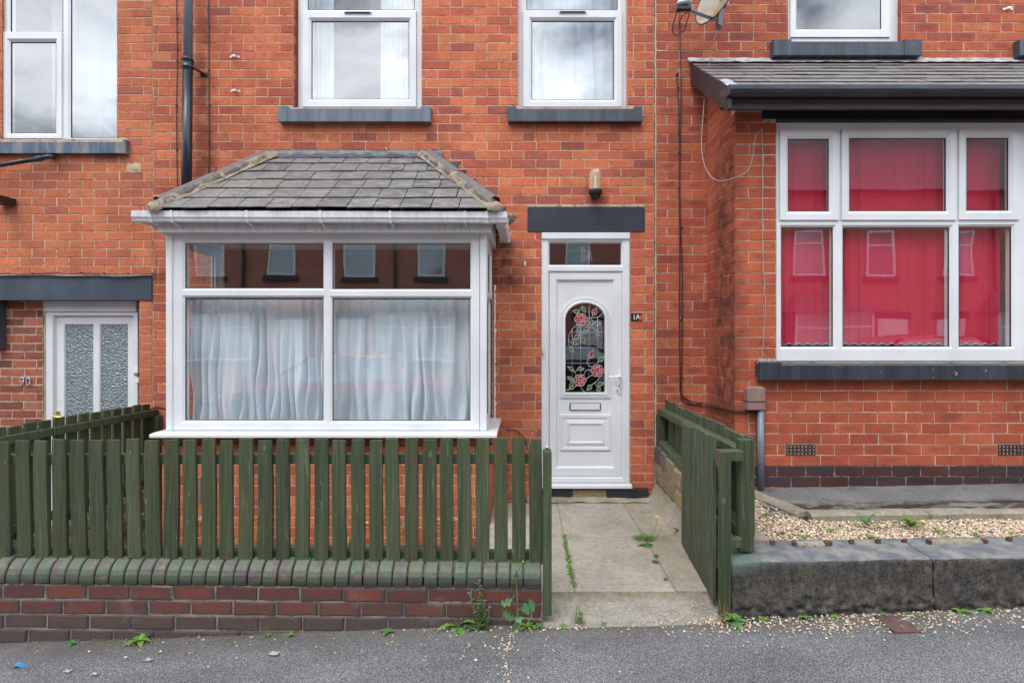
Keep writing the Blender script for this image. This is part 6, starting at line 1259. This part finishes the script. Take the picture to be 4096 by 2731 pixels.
# bushy weed on step
p = (X(2312, 2.97), 2.95, .118); t = plant('bright bushy weed at the front edge of the concrete step', 'weed', p); rs_ = random.Random(8)
for k_ in range(6):
    h_ = rs_.uniform(.05, .11); bx = p[0] + rs_.uniform(-.02, .02); st = [(bx, p[1], p[2]), (bx + rs_.uniform(-.01,.01), p[1]-.005, p[2]+h_)]; MB().tube(st, .0014, 5).build('stem', MT['stem'], t); mb = MB()
    for q in range(16): tt = q/16; leaf(mb, (bx, p[1]-.004*tt, p[2]+h_*tt), rs_.uniform(0, 6.28), .026*(1.1-.6*tt), .008, .6, .5, 1, 4)
    stuff(mb.build('leaves', MT['leaf_bright'], t))
# reddish weed at gate post
p = (X(2895, 2.93), 2.915, PZ(1.05)); t = plant('straggly reddish weed with dry stems at the foot of the gate post', 'weed', p)
for k_ in range(12):
    a = rs_.uniform(-.05, .05); MB().tube([(p[0]+a*.3, p[1], p[2]), (p[0]+a, p[1]-.01, p[2]+rs_.uniform(.04, .12))], .0010, 4).build('stem', MT['straw'] if k_ % 2 else MT['stem_red'], t)
mb = MB()
for k_ in range(26): leaf(mb, (p[0]+rs_.uniform(-.03,.03), p[1]-.01, p[2]+rs_.uniform(0,.03)), rs_.uniform(0, 6.28), .022, .009, .5, .6, 0, 3)
stuff(mb.build('leaves', MT['stem_red'], t)); mb = MB()
for k_ in range(12): leaf(mb, (p[0]+.02+rs_.uniform(-.03,.03), p[1]-.015, p[2]+rs_.uniform(0,.045)), rs_.uniform(0, 6.28), .026, .013, .5, .6, 0, 4)
stuff(mb.build('green_leaves', MT['leaf_bright'], t))
# grass tuft with yellow hawkbit on the path
p = (X(2580, 4.05), 4.05, .172); t = plant('tuft of thin grass with one yellow flower in the path joint', 'weed', p); mb = MB()
for k_ in range(150): leaf(mb, (p[0]+rs_.uniform(-.06,.05), p[1]+rs_.uniform(-.03,.03), p[2]), rs_.uniform(0, 6.28), rs_.uniform(.05, .11), .0035, rs_.uniform(.5, 1.3), .9, 0, 5)
stuff(mb.build('grass_blades', MT['leaf_bright'], t))
fp = (X(2628, 4.0), 4.0, Z(2068, 4.0)); MB().tube(smoothpts([(p[0]+.04, 4.05, .175), (fp[0]-.003, 4.02, fp[2]-.07), fp], 4), .0016, 5).build('stem', MT['stem'], t); mb = MB()
for k_ in range(22): leaf(mb, fp, k_*.57, .020, .007, .35+.3*(k_ % 2), .3, 0, 3)
mb.build('flower', MT['yellow'], t)
MB().tube(smoothpts([(p[0]+.06, 4.03, .175), (X(2640, 4.0), 4.0, Z(2128, 4.0)), (X(2648, 4.0), 3.99, Z(2100, 4.0))], 4), .0013, 5).build('stem', MT['stem'], t)
rosette('flat grey-green rosette just below the grass tuft on the path', (X(2590, 3.9), 3.93, .174), 9, .075, .03, 'leaf', 0, .3, seed=61)
rosette('small grassy sprig in the right-hand path joint below the rosette', (X(2622, 3.72), 3.72, .174), 14, .035, .006, 'leaf_bright', 0, .9, seed=62)
rosette('second small sprig lower down the right-hand path joint', (X(2667, 3.33), 3.36, .174), 8, .022, .008, 'leaf', 0, .8, seed=63)
rosette('glossy sprig beside the grassy one on the old screed', (X(2622+2, 3.6), 3.62, .174), 16, .034, .006, 'leaf_dark', 0, .8, seed=67)
rosette('broad-leaved weed at the foot of the rubble wall beside the gate', (1.13, 4.12, .19), 5, .085, .035, 'leaf_bright', 0, 1.0, seed=64)
mb = MB()
for k_ in range(420):
    yy = 3.27 + .87*(k_/420.0)**.9; cl = .35 + .65*abs(math.sin(yy*14)); 
    if R() > cl: continue
    xx = .287 + random.gauss(0, .007); leaf(mb, (xx, yy, .172), U(0, 6.28), U(.012, .030), .009, U(.2, 1.1), .7, 0, 3)
tag(mb.build('crack_weeds', MT['leaf_bright']), 'line of moss and tiny weeds filling the left joint of the path', 'weeds', kind='stuff')
# gravel bed weeds
rosette('strap-leaved bright green weed in the golden gravel', (2.40, 3.50, .44), 11, .15, .026, 'leaf_bright', 0, .9, seed=70)
rosette('darker lobed weed left of the strap-leaved one in the gravel', (2.14, 3.52, .44), 7, .12, .040, 'leaf', 3, 1.1, seed=71)
rosette('small weed at the kerb corner in the gravel behind the fence post', (1.60, 3.72, .44), 9, .07, .02, 'leaf', 1, .6, seed=72)
for i, (px_, py_, lab) in enumerate(((3220, 2155, 'low seedling in the gravel above the first mortar lump'), (3490, 2150, 'low seedling in the gravel between the iron stubs'), (3750, 2127, 'low seedling in the gravel above the block joint'), (3780, 2152, 'spreading seedling behind the long mortar lump'), (3905, 2143, 'bright seedling at the right end of the long mortar lump'), (3325, 2125, 'upright seedling below the strap-leaved weed'), (4060, 2148, 'seedling in the gravel at the right edge'))):
    yy = 1.16*F/(py_-CY); rosette(lab, (X(px_, yy), yy, .442), 7, .040, .013, 'leaf_bright', 0, .6, 'seedlings in the gravel', 80+i, 'seedling')
# weeds behind the pickets
p = (X(1452, 4.2), 4.2, .01); t = plant('yellow-flowered weed growing in the front garden behind the pickets', 'weed', p); mb = MB()
for k_ in range(30): leaf(mb, (p[0]+rs_.uniform(-.08,.1), p[1], p[2]), rs_.uniform(0, 6.28), .14, .035, 1.0, .8, 1, 6)
stuff(mb.build('leaves', MT['leaf_bright'], t)); fp = (X(1465, 4.2), 4.2, Z(2089, 4.2)); MB().tube([p, fp], .002, 5).build('stem', MT['stem'], t); mb = MB()
for k_ in range(20): leaf(mb, fp, k_*.57, .022, .009, .3, .3, 0, 3)
mb.build('flower', MT['yellow'], t)
for i, (px_, hh, lab) in enumerate(((1025, .45, 'tall leafy weed against the bay seen through the left pickets'), (1610, .30, 'tall leafy weed against the bay seen through the middle pickets'), (575, .3, 'dark leafy weed by the side fence seen through the pickets'), (1395, .12, 'low weed at the foot of the bay wall behind the pickets'))):
    yy = 4.25; p = (X(px_, yy), yy, .01); t = plant(lab, 'weed', p); MB().tube([p, (p[0]+.02, yy, hh)], .003, 5).build('stem', MT['stem'], t); mb = MB()
    for k_ in range(int(hh*60)+10): leaf(mb, (p[0]+.02*k_/30, yy, .01+hh*R()), rs_.uniform(0, 6.28), .06, .018, .5, .8, 1, 5)
    stuff(mb.build('leaves', MT['leaf'], t))

# ================================================================== ACROSS THE STREET (seen in the glass)
m = M('far_brick', rough=.9); bk = N(m.nt, 'ShaderNodeTexBrick'); bk.inputs['Scale'].default_value = 1; bk.inputs['Brick Width'].default_value = .225; bk.inputs['Row Height'].default_value = .08; bk.inputs['Mortar Size'].default_value = .006
bk.inputs['Color1'].default_value = (.42,.16,.115,1); bk.inputs['Color2'].default_value = (.34,.13,.10,1); bk.inputs['Mortar'].default_value = (.30,.22,.18,1)
cb = N(m.nt, 'ShaderNodeCombineXYZ'); sx_ = m.sep(); m.L(m.math('ADD', sx_[0], sx_[1]), cb.inputs[0]); m.L(sx_[2], cb.inputs[1]); m.L(cb.outputs[0], bk.inputs[0]); m.col(bk.outputs[0]); MT['far_brick'] = m.m
MT['far_roof'] = M('far_slate', (.11,.10,.105), .7).m; MT['far_glass'] = M('far_glass', (.26,.32,.36), .08, .5, .7).m
OY = -9.6
def far_house(x0, seed, label, door_left):
    w = 4.9; h = thing('terraced_house', label, 'house', (x0+w/2, OY, 0), 'brick houses across the street'); g0 = -1.0; ev = 6.5
    MB().box(x0, x0+w-.01, OY-8, OY, g0, ev).build('wall', MT['far_brick'], h)
    r_ = MB(); r_.xprism([(OY+.35, ev-.05), (OY-4, ev+3.2), (OY-8.3, ev-.05)], x0, x0+w-.01); rf = r_.build('roof', MT['far_roof'], h)
    MB().box(x0+w-.5, x0+w-.05, OY-4.5, OY-3.6, ev+2.6, ev+4.1).build('chimney', MT['far_brick'], rf)
    def win(a, b, c, d, y=OY):
        wp_ = MB(); sl_ = MB()
        for q in ((a, b, c, c+.07), (a, b, d-.07, d), (a, a+.07, c+.07, d-.07), (b-.07, b, c+.07, d-.07), (a+.07, b-.07, d-.5, d-.44)): wp_.box(q[0], q[1], y-.02, y+.04, q[2], q[3])
        f_ = wp_.build('window', MT['upvc'], h); MB().box(a+.07, b-.07, y-.01, y+.012, c+.07, d-.07).build('pane', MT['far_glass'], f_); MB().box(a-.1, b+.1, y-.01, y+.1, c-.16, c-.003).build('sill', MT['lintel'], f_)
    win(x0+.7, x0+1.7, 3.7, 5.2); win(x0+3.1, x0+4.0, 3.7, 5.2)
    bx0, dx0 = (x0+1.9, x0+.5) if door_left else (x0+.4, x0+3.5)
    MB().box(bx0, bx0+2.5, OY, OY+.75, g0, .95).build('bay_wall', MT['far_brick'], h); win(bx0, bx0+1.24, .96, 2.5, OY+.75); win(bx0+1.26, bx0+2.5, .96, 2.5, OY+.75)
    MB().box(bx0+.02, bx0+2.48, OY+.001, OY+.72, 1.0, 2.5).build('bay_body', MT['far_glass'], h)
    rr_ = MB(); rr_.add([(bx0-.15, OY+.95, 2.5), (bx0+2.65, OY+.95, 2.5), (bx0+2.65, OY, 2.5), (bx0-.15, OY, 2.5), (bx0+.4, OY+.01, 3.2), (bx0+2.1, OY+.01, 3.2)], [(0,1,5,4), (1,2,5), (3,0,4), (0,3,2,1)]); rr_.build('bay_roof', MT['far_roof'], h)
    MB().box(dx0, dx0+.9, OY-.02, OY+.03, 0, 2.3).build('door', MT['upvc'], h); MB().box(dx0-.15, dx0+1.05, OY-.01, OY+.02, 2.31, 2.55).build('lintel', MT['lintel'], h)
    MB().tube([(x0+2.35, OY+.08, g0), (x0+2.35, OY+.08, ev)], .05, 8).build('drainpipe', MT['black_pipe'], h)
for i, w_ in enumerate(('opposite the far left end', 'second along from the far left', 'opposite the door numbered 90', 'mirrored in the white bay window', 'mirrored in the upper panes beside the front door', 'mirrored in the left red-blind panes', 'mirrored in the middle red-blind panes', 'second from the far right end', 'opposite the far right end')): far_house(-21.3 + 4.9*i, i, 'brick terrace house across the street, ' + w_, i % 2)
hd = thing('hedge', 'clipped hedge along the gardens across the street', 'hedge', (2, OY+2.2, 0)); rs_ = random.Random(2); mb = MB()
for k_ in range(5200): 
    a, b, c_ = rs_.uniform(-2, 6), rs_.uniform(0, .55), rs_.uniform(0, .95); leaf(mb, (a, OY+2.0+b, c_), rs_.uniform(0, 6.28), .09, .05, rs_.uniform(-1, 1.2), .4, 0, 2)
stuff(mb.build('foliage', MT['leaf_dark'], hd))
struct(sheet('pavement', -14, 14, -9.3, OY+1.8, lambda x, y: PZ(x)+.0, MT['asphalt'], 20, 4))
def car(x, y, mat, label, ang=0):
    t = thing('parked_car', label, 'car', (x, y, 0), 'parked cars'); g0 = PZ(x) - .10
    prof = [(-2.0,.35),(-2.02,.62),(-1.9,.80),(-1.15,.93),(-.45,1.38),(.2,1.46),(.95,1.42),(1.55,1.02),(1.95,.95),(2.02,.62),(2.0,.33),(1.6,.28),(-1.6,.28)]
    def ring_(s_, ins, top): return [(x + a, y + s_*(.84 - ins*max(0, b-.85)*.45), g0 + b) for a, b in prof]
    A = ring_(-1, 1, 0); B = ring_(1, 1, 0); n = len(prof); mb = MB(); mb.add(A+B, [tuple(range(n)), tuple(range(2*n-1, n-1, -1))] + [(i, i+n, (i+1)%n+n, (i+1)%n) for i in range(n)]); mb.build('body', mat, t, smooth=False, bevel=.05, segs=3)
    gl_ = [(-1.02,.96),(-.42,1.34),(.2,1.40),(.92,1.36),(1.40,1.0)]
    for s_ in (-1, 1): P = [(x + a, y + s_*(.86 - max(0, b-.85)*.45), g0 + b) for a, b in gl_]; MB().add(P, [tuple(range(5))]).build('side_window', MT['far_glass'], t)
    for a, b, c_, d_ in ((-1.17,.95,-.46,1.39), (1.50,1.06,.97,1.43)): MB().quad((x+a, y-.72, g0+b+.02), (x+a, y+.72, g0+b+.02), (x+c_, y+.60, g0+d_+.015), (x+c_, y-.60, g0+d_+.015)).build('windscreen', MT['far_glass'], t)
    for a in (-1.25, 1.25):
        for s_ in (-1, 1):
            w_ = MB(); w_.add([(x+a + .31*math.cos(q*.3927), y + s_*.70, g0+.31+.31*math.sin(q*.3927)) for q in range(16)] + [(x+a + .31*math.cos(q*.3927), y + s_*.87, g0+.31+.31*math.sin(q*.3927)) for q in range(16)], [tuple(range(16)), tuple(range(31, 15, -1))] + [(i, i+16, (i+1)%16+16, (i+1)%16) for i in range(16)]); ty = w_.build('wheel', MT['black_plastic'], t); MB().tube([(x+a, y+s_*.865, g0+.31), (x+a, y+s_*.885, g0+.31)], .19, 12).build('rim', MT['zinc'], ty)
    for s_ in (-.6, .6): MB().box(x-2.03, x-1.97, y+s_-.15, y+s_+.15, g0+.62, g0+.74).build('headlight', MT['white_plastic'], t)
car_red = M('car_paint_red', (.45,.012,.012), .2, 0, .8).m; car_dark = M('car_paint_dark', (.02,.025,.03), .2, 0, .8).m
car(-3.5, -2.1, car_red, 'red hatchback parked on the road, mirrored in the white bay window'); car(7.3, -2.0, car_red, 'red hatchback parked further up the road, mirrored in the right bay'); car(1.2, -8.0, car_dark, 'dark hatchback parked across the street')

for i, (px_, py_, w_, h_) in enumerate(((2100, 1045, .010, .045), (2095, 1105, .004, .05), (2130, 1730, .006, .02), (2742, 1500, .003, .11), (1545, 590, .02, .02))):
    MB().grid(lambda u, v: (X(px_, MW) + w_*(u-.5)*(1.2-v*.6) + .003*math.sin(v*7+i) + h_*.1*v, MW-.0045, Z(py_, MW) - h_*v), 3, 10).build('paint_splash', MT['white_paint'] if i < 3 else MT['mortar_cream'], HM if px_ < 2617 else HR)
